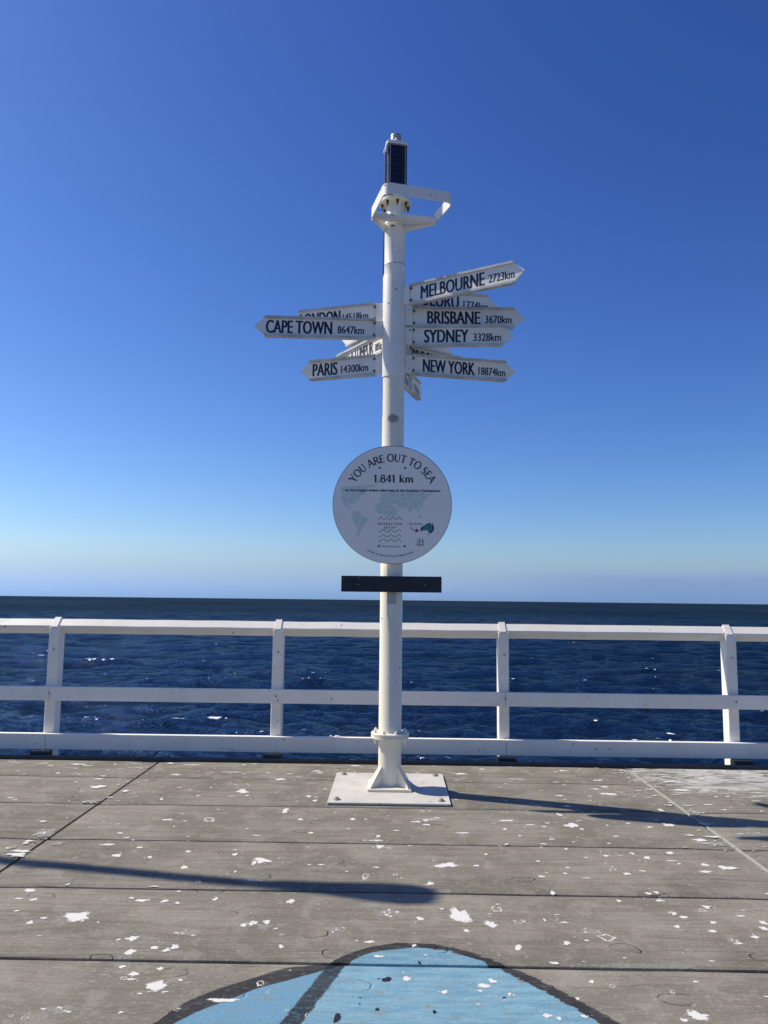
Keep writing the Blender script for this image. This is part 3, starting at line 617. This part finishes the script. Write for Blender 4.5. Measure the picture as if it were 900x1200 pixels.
# tread: strip quads with teeth
for i in range(nt):
    box(bm, (L*(i+.5)/nt, 0, 0.029), (L/nt*0.55, 0.010, 0.010), Mt)
box(bm, (L/2, 0, 0.0), (L, 0.010, 0.048), Mt); box(bm, (L/2, 0.02, -0.020), (L, 0.032, 0.008), Mt)
obj('serrated_tread', bm, M['sleeve'], hoop)
for e, w in ((BL, -1), (BR, 1)):
    bm = NB(); pe = Vector((e.x, e.y, loop_z-0.02)); pp = Vector((w*0.075, -0.035, 4.515)); dv = pp-pe; up = Vector((0, 0, 0.034))
    s = dv.cross(Vector((0, 0, 1))).normalized()*0.004
    vs = [[bm.verts.new(c+s*a+up*b) for a, b in ((-1, -1), (1, -1), (1, 1), (-1, 1))] for c in (pe, pp)]
    for j in range(4): bm.faces.new((vs[0][j], vs[0][(j+1) % 4], vs[1][(j+1) % 4], vs[1][j]))
    bm.faces.new(vs[0][::-1]); bm.faces.new(vs[1]); obj('arm', bm, M['sleeve'], hoop)
# worn stickers wrapped on the column
def wrap(name, zc, half_a, half_h, a0, mat, r, ell=True, r_off=0.0006):
    bm = NB(); n, m = 16, 10; g_ = {}
    for i in range(n+1):
        for j in range(m+1):
            u, v = -1+2*i/n, -1+2*j/m
            if ell:
                rr = math.hypot(u, v); k = max(abs(u), abs(v))/rr if rr > 1e-6 else 1; u, v = u*k, v*k
            a = a0+u*half_a; g_[i, j] = bm.verts.new(((r+r_off)*math.sin(a), -(r+r_off)*math.cos(a), zc+v*half_h))
    for i in range(n):
        for j in range(m): bm.faces.new((g_[i, j], g_[i+1, j], g_[i+1, j+1], g_[i, j+1]))
    return obj(name, bm, mat, pole, smooth=True)
wrap('sticker', 2.895, 0.55, 0.036, 0.02, M['sticker'], RP)
wrap('sticker', 2.897, 0.34, 0.022, 0.04, M['sticker_dark'], RP, True, 0.0012)
wrap('sticker', 1.465, 0.42, 0.045, 0.05, M['sticker'], RP, False)

# ---- lantern on top
lan = thing('beacon_lantern', 'dark solar lantern with white cap on top of the signpost', 'beacon lantern', (PX, PY, 4.766), rad(13))
bm = NB(); box(bm, (0, 0, 0.012), (0.15, 0.15, 0.024), bev=0.004); obj('mount', bm, M['black'], lan)
bm = NB(); box(bm, (0, 0, 0.250), (0.158, 0.158, 0.452), bev=0.004, seg=1); obj('housing', bm, M['black'], lan)
for k in range(4):
    R4 = Matrix.Rotation(rad(90*k), 4, 'Z'); bm = NB()
    for cx_, cz_, w_, h_ in ((-0.064, 0.250, 0.006, 0.440), (0.064, 0.250, 0.006, 0.440), (0, 0.467, 0.122, 0.006), (0, 0.033, 0.122, 0.006)):
        box(bm, (cx_, -0.0805, cz_), (w_, 0.005, h_), R4)
    fr = obj('panel_frame', bm, M['frame'], lan)
    bm = NB(); box(bm, (0, -0.0795, 0.250), (0.121, 0.0025, 0.427), R4); obj('solar_panel', bm, M['cell'], fr)
    bm = NB()
    for i in range(1, 6): box(bm, (-0.0605+0.121*i/6, -0.0812, 0.25), (0.0014, 0.0012, 0.425), R4)
    for i in range(1, 10): box(bm, (0, -0.0812, 0.037+0.427*i/10), (0.120, 0.0011, 0.0010), R4)
    obj('grid_lines', bm, M['cell_line'], fr)
bm = NB(); box(bm, (0, 0, 0.489), (0.176, 0.176, 0.026), bev=0.007)
lathe(bm, [(0.082, 0.50), (0.078, 0.513), (0.056, 0.530), (0.050, 0.536)], 32); obj('cap', bm, M['sleeve'], lan, smooth='edge')
bm = NB(); lathe(bm, [(0.045, 0.536), (0.047, 0.552), (0.044, 0.572), (0.047, 0.577), (0.045, 0.596), (0.030, 0.607), (0.012, 0.610)], 24); obj('lamp_lens', bm, M['frame'], lan, smooth='edge')
bm = NB()
bm.free()
for k in range(6):
    bm = NB(); a = rad(60*k+20); tube(bm, (0.054*math.cos(a), 0.054*math.sin(a), 0.53), (0.054*math.cos(a), 0.054*math.sin(a), 0.545), 0.007, 0.007, 6); obj('cap_screw', bm, M['sleeve'], lan)
bm = NB(); tube(bm, (-0.082, -0.05, 0.50), (-0.094, -0.06, 0.45), 0.012, 0.010, 8); tube(bm, (-0.094, -0.06, 0.45), (-0.101, -0.064, 0.41), 0.010, 0.014, 8); obj('cable_gland', bm, M['sleeve'], lan, smooth='edge')

# ================================================================== TEXT HELPERS
def text_mesh(body, size=1.0, bold=0.0, sx=1.0, res=3, extr=0.0):
    cu = bpy.data.curves.new('t', 'FONT'); cu.body = body; cu.size = size; cu.offset = bold; cu.resolution_u = res; cu.extrude = extr
    o = bpy.data.objects.new('t', cu); COL.objects.link(o); bpy.context.view_layer.update()
    me = bpy.data.meshes.new_from_object(o.evaluated_get(bpy.context.evaluated_depsgraph_get()))
    bpy.data.objects.remove(o); bpy.data.curves.remove(cu); me.materials.clear()
    return me
def fit_text(body, x0, x1, zc, h, bold=0.0, extr=0.0, thick=0.0):
    """text mesh (in x,y) stretched to span x0..x1 with cap height h centred on zc"""
    me = text_mesh(body, 1.0, bold, extr=extr); n = len(me.vertices); co = np.empty(n*3, dtype=np.float32)
    me.vertices.foreach_get('co', co); co = co.reshape(-1, 3)
    cap = text_mesh('H', 1.0, bold); cc = np.array([v.co[1] for v in cap.vertices]); c0, c1 = cc.min(), cc.max(); bpy.data.meshes.remove(cap)
    a, b = co[:, 0].min(), co[:, 0].max()
    co[:, 0] = x0+(co[:, 0]-a)/(b-a)*(x1-x0); co[:, 1] = zc-h/2+(co[:, 1]-c0)/(c1-c0)*h
    me.vertices.foreach_set('co', co.ravel()); me.update()
    if thick > 0:          # heavier stems: a second copy a few millimetres along, a hair behind
        bm = NB(); bm.from_mesh(me); m2 = me.copy(); m2.transform(Matrix.Translation((thick, 0, -0.0003))); bm.from_mesh(m2)
        m3 = me.copy(); m3.transform(Matrix.Translation((thick/2, 0, -0.0006))); bm.from_mesh(m3)
        bm.to_mesh(me); bm.free(); bpy.data.meshes.remove(m2); bpy.data.meshes.remove(m3)
    return me

# ================================================================== DIRECTION SIGNS
SH = 0.158
def finger_sign(label, tip, z, name_txt, name_rng, km_txt, km_rng, h=SH, capn=0.107, capk=0.064):
    v = Vector((tip[0]-PX, tip[1]-PY)); L = v.length; th = math.atan2(v.y, v.x)
    t = thing('direction_sign', label, 'direction sign', (PX, PY, z), th, 'direction signs clamped round the post')
    r0, Lb = 0.150, L-0.085
    bm = NB(); prism(bm, [(r0, -h/2+.004), (Lb, -h/2+.004), (L, 0), (Lb, h/2-.004), (r0, h/2-.004)], 0.012); obj('blade', bm, M['sign'], t)
    for s in (-1, 1):
        bm = NB(); prism(bm, [(r0+.004, s*h/2-.0095*1), (Lb+0.004+(0 if s > 0 else .002), s*h/2-.0095), (Lb-0.008, s*h/2+.0085), (r0+.004, s*h/2+.0085)] if s > 0 else
                          [(r0+.004, s*h/2+.0095), (Lb+.004, s*h/2+.0095), (Lb-0.008, s*h/2-.0085), (r0+.004, s*h/2-.0085)], 0.046)
        obj('edge_rail', bm, M['sign_edge'], t)
    bm = NB(); box(bm, (0.122, 0, 0), (0.060, 0.040, h*0.92), bev=0.003, seg=1); br = obj('bracket', bm, M['sleeve'], t)
    for zz in (-h*.32, h*.32):
        for yy in (-1, 1):
            bm = NB(); tube(bm, (0.163, yy*0.006, zz), (0.163, yy*0.020, zz), 0.009, 0.009, 6); obj('bolt', bm, M['bolt'], t)
    sgn = 1 if math.cos(th) > 0 else -1
    # reading direction along +x (right signs) or -x (left signs); face normal = dir x up
    F = Matrix(((sgn, 0, 0, 0), (0, 0, -sgn, -sgn*0.0066), (0, 1, 0, 0), (0, 0, 0, 1)))
    for txt, rg_, cap, bd, zc in ((name_txt, name_rng, capn, 0.0, 0.0), (km_txt, km_rng, capk, 0.0, -0.012)):
        if not txt: continue
        A, B = r0+rg_[0]*(Lb-r0), r0+rg_[1]*(Lb-r0)
        u0, u1 = (A, B) if sgn > 0 else (-B, -A)
        me = fit_text(txt, u0, u1, zc, cap, bd, thick=0.0085 if cap > .09 else 0.0042); me.transform(F); link('lettering', me, M['navy'], t)
    return t
finger_sign('white arrow sign reading MELBOURNE 2723km, tilting up to the right, topmost', (0.963, 5.554), 3.928, 'MELBOURNE', (0.11, 0.725), '2723km', (0.77, 1.0))
finger_sign('white arrow sign whose letters URU show below the MELBOURNE sign, above BRISBANE', (0.859, 6.345), 3.950, 'ULURU', (0.12, 0.60), '1774km', (0.67, 1.0))
finger_sign('white arrow sign reading BRISBANE 3670km, pointing right below MELBOURNE', (1.059, 6.132), 3.767, 'BRISBANE', (0.145, 0.655), '3670km', (0.71, 0.965))
finger_sign('white arrow sign reading SYDNEY 3328km, pointing right between BRISBANE and NEW YORK', (0.957, 6.08), 3.602, 'SYDNEY', (0.13, 0.61), '3328km', (0.67, 0.97))
finger_sign('white arrow sign reading BROOME, mostly hidden behind the NEW YORK sign', (0.62, 6.60), 3.484, 'BROOME', (0.06, 0.58), '1800km', (0.66, 0.97))
finger_sign('white arrow sign reading NEW YORK 18874km, lowest of the long ones pointing right', (1.011, 6.346), 3.376, 'NEW YORK', (0.115, 0.655), '18874km', (0.70, 0.985))
finger_sign('small-looking white arrow sign ending in GITO, pointing away behind the post below NEW YORK', (0.238, 6.954), 3.35, 'SUGITO', (0.12, 0.60), '7970km', (0.68, 0.97))
finger_sign('white arrow sign reading LONDON 14518km, pointing left behind CAPE TOWN', (-0.914, 6.368), 3.816, 'LONDON', (0.47, 0.99), '14518km', (0.11, 0.43))
finger_sign('white arrow sign reading CAPE TOWN 8647km, longest one pointing left', (-1.165, 6.046), 3.657, 'CAPE TOWN', (0.40, 0.985), '8647km', (0.11, 0.345))
finger_sign('white arrow sign reading PARIS 14300km, lowest one pointing left', (-0.812, 6.361), 3.373, 'PARIS', (0.585, 0.955), '14300km', (0.12, 0.52))
finger_sign('sunlit arrow sign reading KUALA LUMPUR, slanting down behind PARIS and CAPE TOWN', (-0.579, 6.923), 3.591, 'KUALA LUMPUR', (0.21, 0.96), '3885km', (0.01, 0.17))
finger_sign('sunlit arrow sign of which only the white tip shows under CAPE TOWN', (-0.49, 6.80), 3.80, '', (0, 1), '', (0, 1))
finger_sign('arrow sign of which only a sliver shows between BRISBANE and SYDNEY', (0.50, 6.75), 3.66, '', (0, 1), '', (0, 1))

# ================================================================== ROUND SIGN
RD = 0.466
disc = thing('round_sign', 'round grey sign reading YOU ARE OUT TO SEA 1.841 km on the post', 'round sign', (PX, 6.010, 2.198))
bm = NB(); lathe(bm, [(RD-0.004, -0.004), (RD, -0.002), (RD, 0.002), (RD-0.004, 0.004)], 128)
for v in bm.verts: v.co = Vector((v.co.x, -v.co.z, v.co.y))
obj('sign_plate', bm, M['disc'], disc)
bm = NB(); lathe(bm, [(RD, -0.0025), (RD+0.0035, -0.0025), (RD+0.0035, 0.0025), (RD, 0.0025)], 128, cap=False)
for v in bm.verts: v.co = Vector((v.co.x, -v.co.z, v.co.y))
obj('rim', bm, M['slate'], disc)
for z in (0.29, -0.33):
    bm = NB(); box(bm, (0, 0.022, z), (0.24, 0.030, 0.030), bev=0.002, seg=1); b_ = obj('back_bracket', bm, M['frame'], disc)
    for x in (-0.102, 0.100):
        bm = NB(); tube(bm, (x, -0.004, z), (x, -0.0075, z), 0.009, 0.007, 12); obj('screw', bm, M['slate'], disc)
def S(px, py): return ((px-450)/388*RD, (463-py)/388*RD)
def flat(bm, pts, y=-0.0046):
    vs = [bm.verts.new((x, y, z)) for x, z in pts]; f = bm.faces.new(vs[::-1]); return f
def poly(bm, pts, y):
    from mathutils.geometry import tessellate_polygon
    vs = [bm.verts.new((x, y, z)) for x, z in pts]
    for tri in tessellate_polygon([[Vector((x, z, 0)) for x, z in pts]]):
        try: bm.faces.new([vs[i] for i in tri])
        except ValueError: pass
def ribbon(bm, pts, w, y):
    """flat line with width (scalar or per point) in the xz plane"""
    n = len(pts); L_, R_ = [], []
    for i, (x, z) in enumerate(pts):
        x0, z0 = pts[max(i-1, 0)]; x1, z1 = pts[min(i+1, n-1)]; dx, dz = x1-x0, z1-z0; l = math.hypot(dx, dz) or 1; ww = (w[i] if isinstance(w, (list, tuple)) else w)/2
        L_.append(bm.verts.new((x-dz/l*ww, y, z+dx/l*ww))); R_.append(bm.verts.new((x+dz/l*ww, y, z-dx/l*ww)))
    for i in range(n-1): bm.faces.new((L_[i], L_[i+1], R_[i+1], R_[i]))
MAPP = {
 'namerica': [(105,365),(130,352),(200,345),(262,338),(330,332),(355,340),(330,352),(300,350),(285,365),(270,385),(268,400),(245,405),(240,420),(222,440),(205,448),(196,462),(170,462),(160,475),(176,490),(178,500),(160,492),(140,478),(128,460),(118,430),(116,400),(128,385),(112,380)],
 'samerica': [(190,512),(215,508),(242,520),(250,540),(285,552),(288,565),(272,590),(262,612),(248,630),(235,655),(238,685),(226,672),(220,640),(218,610),(196,575),(186,545)],
 'eurasia': [(372,395),(395,392),(420,388),(455,378),(520,372),(590,374),(650,382),(700,395),(705,405),(680,412),(664,430),(655,445),(648,470),(640,490),(620,500),(628,515),(615,512),(600,488),(585,492),(568,520),(556,495),(540,480),(520,492),(505,500),(490,478),(470,460),(445,462),(415,452),(398,448),(375,452),(362,440),(368,425),(385,415)],
 'africa': [(352,458),(395,452),(430,462),(462,470),(474,495),(496,500),(488,515),(468,540),(440,548),(400,530),(360,525),(342,510),(337,485)],
 'islands': [(615,530),(640,536),(650,548),(632,552),(618,545)],
}
bm = NB()
for k, pts in MAPP.items():
    poly(bm, [S(*p) for p in pts], -0.0048)
obj('world_map', bm, M['map'], disc)
AUS = [(636,620),(648,606),(664,600),(674,590),(686,588),(692,582),(704,584),(700,596),(709,598),(712,580),(717,594),(724,606),(726,622),(716,642),(703,652),(690,648),(683,634),(668,630),(650,634),(638,640)]
bm = NB(); poly(bm, [S(*p) for p in AUS], -0.0050); obj('australia_edge', bm, M['aus_dark'], disc)
bm = NB(); poly(bm, [S(681+(x-681)*.74, 616+(y-616)*.74) for x, y in AUS], -0.0056)
obj('australia_map', bm, M['aus'], disc)
bm = NB(); flat(bm, [S(*p) for p in [(684, 658), (694, 656), (692, 664), (686, 664)]], -0.0046); obj('tasmania', bm, M['aus_dark'], disc)
bm = NB(); ribbon(bm, [S(*p) for p in [(571,606),(575,620),(587,630),(600,633),(612,633)]], [0.003, .004, .005, .006, .007], -0.0048)
flat(bm, [S(*p) for p in [(604,619),(628,635),(600,650),(608,635)]], -0.0052); obj('arrow', bm, M['red'], disc)
def wave_line(x0, x1, yc, amp, n, zig=False):
    N = n*2 if zig else n*12; out = []
    for i in range(N+1):
        u = i/N; y = yc + (amp if (i % 2 == 0) else -amp)*1.0 if zig else yc+amp*math.cos(u*n*2*math.pi+math.pi*0)
        if not zig: y = yc-amp*math.sin(u*n*2*math.pi+0.6)*-1
        out.append(S(x0+(x1-x0)*u, y))
    return out
for yc, amp, n, zig, mt, w in ((556, 10, 4, True, 'navy', 0.0045), (638, 8, 3, False, 'slate', 0.004), (671, 8, 3, False, 'ochre', 0.004), (700, 8, 3, False, 'slate', 0.004)):
    bm = NB(); ribbon(bm, wave_line(361, 512, yc, amp, n, zig), w, -0.0046); obj('wave_line', bm, M[mt], disc)
TF = Matrix(((1, 0, 0, 0), (0, 0, -1, -0.0060), (0, 1, 0, 0), (0, 0, 0, 1)))
def disc_text(txt, x0, x1, py, cap, mat, bold=0.0):
    a, b = S(x0, py), S(x1, py); me = fit_text(txt, a[0], b[0], a[1], cap/388*RD, bold); me.transform(TF); link('lettering', me, mat, disc)
disc_text('B U S S E L T O N', 360, 513, 592, 13, M['navy'], 0.02)
disc_text('J E T T Y', 397, 476, 616, 13, M['navy'], 0.02)
disc_text('on the longest timber piled jetty in the Southern Hemisphere', 141, 765, 371, 16, M['navy'], 0.028)
disc_text('You are here', 558, 650, 590, 11, M['slate'], 0.025)
disc_text('100% Extraordinary', 378, 504, 740, 8, M['purple'], 0.015)
bm = NB(); P = [S(*p) for p in [(616, 688), (655, 688), (657, 733), (614, 733)]]
ribbon(bm, P+[P[0]], 0.003, -0.0047); obj('badge', bm, M['green'], disc)
disc_text('31', 622, 651, 706, 24, M['green'], 0.02); disc_text('BSN', 618, 654, 727, 7, M['green'], 0.02)
def arc_text(txt, r_px, a0, a1, cap, mat, bold, bottom=False, adv=None):
    """letters set one by one along an arc about the centre; angles in degrees from vertical"""
    ws = []
    for ch in txt:
        if ch == ' ': ws.append(0.45); continue
        me = text_mesh(ch, 1.0, bold); xs = [v.co[0] for v in me.vertices]; ws.append(max(xs)-min(xs)+0.10); bpy.data.meshes.remove(me)
    tot = sum(ws); pos = 0; Hh = cap/388*RD; R_ = r_px/388*RD
    for ch, w in zip(txt, ws):
        mid = (pos+w/2)/tot; pos += w
        if ch == ' ': continue
        a = rad(a0+(a1-a0)*mid); wd = abs(rad(a1-a0))*R_*(w-0.10)/tot
        me = fit_text(ch, -wd/2, wd/2, 0, Hh, bold)
        rot = -a if not bottom else a
        if not bottom: T = Matrix.Translation((R_*math.sin(a), R_*math.cos(a), 0)) @ Matrix.Rotation(-a, 4, 'Z')
        else: T = Matrix.Translation((R_*math.sin(a), -R_*math.cos(a), 0)) @ Matrix.Rotation(a, 4, 'Z')
        me.transform(TF @ T); link('lettering', me, mat, disc)
arc_text('Created by donation from the Marine Society', 339, -28, 25, 11, M['slate'], 0.02, bottom=True)

# ---- flared-serif capitals of the title, drawn as strokes
TK, TN = 0.185, 0.105
def arc_pts(cx_, cz_, rx, rz, a0, a1, n=16): return [(cx_+rx*math.cos(rad(a0+(a1-a0)*i/n)), cz_+rz*math.sin(rad(a0+(a1-a0)*i/n))) for i in range(n+1)]
def ellw(a0, a1, n, th, tn): return [tn+(th-tn)*abs(math.cos(rad(a0+(a1-a0)*i/n))) for i in range(n+1)]
GL = {
 'Y': (0.78, [([(0.03, 1), (0.39, 0.46)], TK), ([(0.75, 1), (0.39, 0.46)], TN), ([(0.39, 0.5), (0.39, 0)], TK), ([(0.26, 0.02), (0.52, 0.02)], .05), ([(-.05, .98), (.16, .98)], .05), ([(.64, .98), (.84, .98)], .05)]),
 'O': (0.92, [(arc_pts(.46, .5, .40, .49, 0, 360, 32), ellw(0, 360, 32, TK, TN))]),
 'U': (0.78, [([(.10, 1), (.10, .36)]+arc_pts(.39, .36, .29, .35, 180, 360, 12)+[(.68, .36), (.68, 1)], [TK]*2+[TK]*3+[TN]*10+[TN]*2), ([(-.02, .98), (.22, .98)], .05), ([(.58, .98), (.79, .98)], .05)]),
 'A': (0.84, [([(.05, 0), (.41, 1.02)], TN), ([(.39, 1.02), (.79, 0)], TK), ([(.20, .36), (.64, .36)], TN), ([(-.06, .02), (.16, .02)], .05), ([(.67, .02), (.92, .02)], .05)]),
 'R': (0.72, [([(.12, 1), (.12, 0)], TK), ([(.12, .96), (.34, .96)]+arc_pts(.34, .73, .24, .23, 80, -80, 10)+[(.34, .50), (.12, .50)], [TN]*2+[TN, TN, TK*.8, TK, TK, TK, TK, TK, TK*.8, TN, TN]+[TN]*2), ([(.34, .50), (.72, 0)], TK), ([(0, .02), (.25, .02)], .05), ([(0, .98), (.2, .98)], .05)]),
 'E': (0.60, [([(.12, 1), (.12, 0)], TK), ([(.12, .96), (.55, .96)], TN), ([(.12, .52), (.48, .52)], TN), ([(.12, .04), (.58, .04)], TN), ([(.56, 1.0), (.55, .86)], .06), ([(.58, .16), (.60, 0.0)], .06), ([(0, .98), (.2, .98)], .04), ([(0, .02), (.2, .02)], .04)]),
 'T': (0.72, [([(.36, 1), (.36, 0)], TK), ([(.01, .96), (.71, .96)], TN), ([(.03, .99), (.0, .84)], .06), ([(.69, .99), (.72, .84)], .06), ([(.23, .02), (.49, .02)], .05)]),
 'S': (0.56, [(arc_pts(.28, .74, .21, .23, 30, 260, 12)+arc_pts(.27, .27, .22, .25, 80, -150, 12), ([TN]*4+[TK*.8]*5+[TK]*4)+([TK]*4+[TK*.8]*5+[TN]*4))]),
 '1': (0.36, [([(.20, 1), (.20, 0)], TK), ([(.20, .98), (.02, .86)], TN), ([(.04, .02), (.36, .02)], .05)]),
 '.': (0.22, [([(.05, .07), (.19, .07)], .14)]),
 '8': (0.58, [(arc_pts(.29, .75, .19, .23, 0, 360, 20), TN*1.35), (arc_pts(.29, .27, .24, .26, 0, 360, 20), ellw(0, 360, 20, TK, TN))]),
 '4': (0.62, [([(.44, 1), (.44, 0)], TK), ([(.44, 1), (.03, .30)], TN), ([(.01, .29), (.62, .29)], TN)]),
 'k': (0.58, [([(.10, 1), (.10, 0)], TK), ([(.12, .30), (.48, .64)], TN), ([(.22, .40), (.54, 0)], TK), ([(0, .98), (.1, .98)], .05), ([(0, .02), (.22, .02)], .05), ([(.42, .02), (.62, .02)], .05), ([(.36, .64), (.58, .64)], .05)]),
 'm': (0.96, [([(.12, .66), (.12, 0)], TK), ([(.12, .50), (.22, .62), (.36, .64), (.46, .56), (.47, .44), (.47, 0)], [TN, TN, TN, TK, TK, TK]), ([(.47, .50), (.57, .62), (.71, .64), (.81, .56), (.82, .44), (.82, 0)], [TN, TN, TN, TK, TK, TK]), ([(0, .64), (.12, .64)], .05), ([(0, .02), (.24, .02)], .05), ([(.36, .02), (.58, .02)], .05), ([(.71, .02), (.94, .02)], .05)]),
}
def stroke_glyph(ch, Hh, T, y):
    bm = NB()
    for k, (pts, w) in enumerate(GL[ch][1]):
        ww = [q*Hh for q in w] if isinstance(w, list) else w*Hh
        pp = [(p[0]*Hh, p[1]*Hh) for p in pts]; n0 = len(bm.verts)
        if isinstance(ww, list) and len(ww) != len(pp): ww = [ww[min(len(ww)-1, int(i*len(ww)/len(pp)))] for i in range(len(pp))]
        ribbon(bm, pp, ww, 0)
        bm.verts.ensure_lookup_table()
        for v in bm.verts[n0:]: v.co = T @ Vector((v.co.x, v.co.z, 0)); v.co = Vector((v.co.x, y-0.00012*k, v.co.y))
    for f in bm.faces:
        f.normal_update()
    o = obj('lettering', bm, M['navy'], disc)
def title_arc(txt, r_px, a0, a1, cap):
    Hh = cap/388*RD; R_ = r_px/388*RD-Hh/2; sp = 0.13
    ws = [(0.36 if c == ' ' else GL[c][0]+sp) for c in txt]; tot = sum(ws); pos = 0
    for c, w in zip(txt, ws):
        mid = (pos+w/2)/tot; pos += w
        if c == ' ': continue
        a = rad(a0+(a1-a0)*mid); k = abs(rad(a1-a0))*(R_+Hh/2)/(tot*Hh)
        T = Matrix.Translation((R_*math.sin(a), R_*math.cos(a), 0)) @ Matrix.Rotation(-a, 4, 'Z') @ Matrix.Diagonal((k, 1, 1, 1)) @ Matrix.Translation((-GL[c][0]*Hh/2, 0, 0))
        stroke_glyph(c, Hh, T, -0.0058)
title_arc('YOU ARE OUT TO SEA', 309, -61, 61, 50)
def title_line(txt, x0, x1, py, cap):
    Hh = cap/388*RD; a = S(x0, py); b = S(x1, py); sp = 0.08
    ws = [(0.42 if c == ' ' else GL[c][0]+sp) for c in txt]; tot = sum(ws); k = (b[0]-a[0])/(tot*Hh); pos = 0
    for c, w in zip(txt, ws):
        if c != ' ':
            T = Matrix.Translation((a[0]+(pos+sp/2)*Hh*k, a[1]-Hh/2, 0)) @ Matrix.Diagonal((k, 1, 1, 1)); stroke_glyph(c, Hh, T, -0.0058)
        pos += w
title_line('1.841 km', 326, 590, 293, 50)

# ================================================================== BLACK BOARD
brd = thing('black_board', 'narrow black board fixed across the post below the round sign', 'board', (PX, 6.005, 1.572))
bm = NB(); box(bm, (0, 0, 0), (0.780, 0.018, 0.124), bev=0.002, seg=1); obj('panel', bm, M['board'], brd)
bm = NB(); box(bm, (0, 0.020, 0), (0.20, 0.020, 0.05)); obj('back_bracket', bm, M['frame'], brd)
for x, z in ((-0.370, 0.046), (-0.256, 0.046), (-0.256, -0.005), (0.258, -0.004), (-0.19, -0.028), (0.16, 0.02)):
    bm = NB(); tube(bm, (x, -0.0085, z), (x, -0.0115, z), 0.0045 if abs(x) > .2 else .0022, 0.003 if abs(x) > .2 else .0015, 10); obj('rivet', bm, M['frame'], brd)

# ================================================================== OUT OF FRAME: lamp post and bench whose shadows reach the picture
lamp = thing('street_lamp', 'grey jetty lamp post left of the frame, casting its arm shadow on the deck', 'street lamp', (-7.0, 5.90, 0))
bm = NB(); lathe(bm, [(0.16, 0), (0.16, 0.02), (0.075, 0.03), (0.07, 0.9), (0.05, 4.9), (0.045, 5.0)], 24); obj('column', bm, M['sleeve'], lamp, smooth='edge')
bm = NB(); P = [(0, 0, 4.75), (0.12, -0.02, 4.95), (0.5, -0.10, 5.03), (1.3, -0.27, 5.03), (2.10, -0.42, 5.0)]
for p, q in zip(P, P[1:]): tube(bm, p, q, 0.055, 0.055, 12)
obj('arm', bm, M['sleeve'], lamp, smooth='edge')
bm = NB(); lathe(bm, [(0.02, -0.42), (0.034, -0.36), (0.048, -0.15), (0.072, 0.10), (0.078, 0.26), (0.062, 0.36), (0.02, 0.39)], 20)
Mh = Matrix.Translation((2.29, -0.430, 4.98)) @ Matrix.Rotation(rad(-9), 4, 'Z') @ Matrix.Rotation(rad(90), 4, 'Y')
for v in bm.verts: v.co = Mh @ Vector((v.co.x*1.0, v.co.y*1.75, v.co.z*1.08))
obj('lamp_head', bm, M['frame'], lamp, smooth='edge')
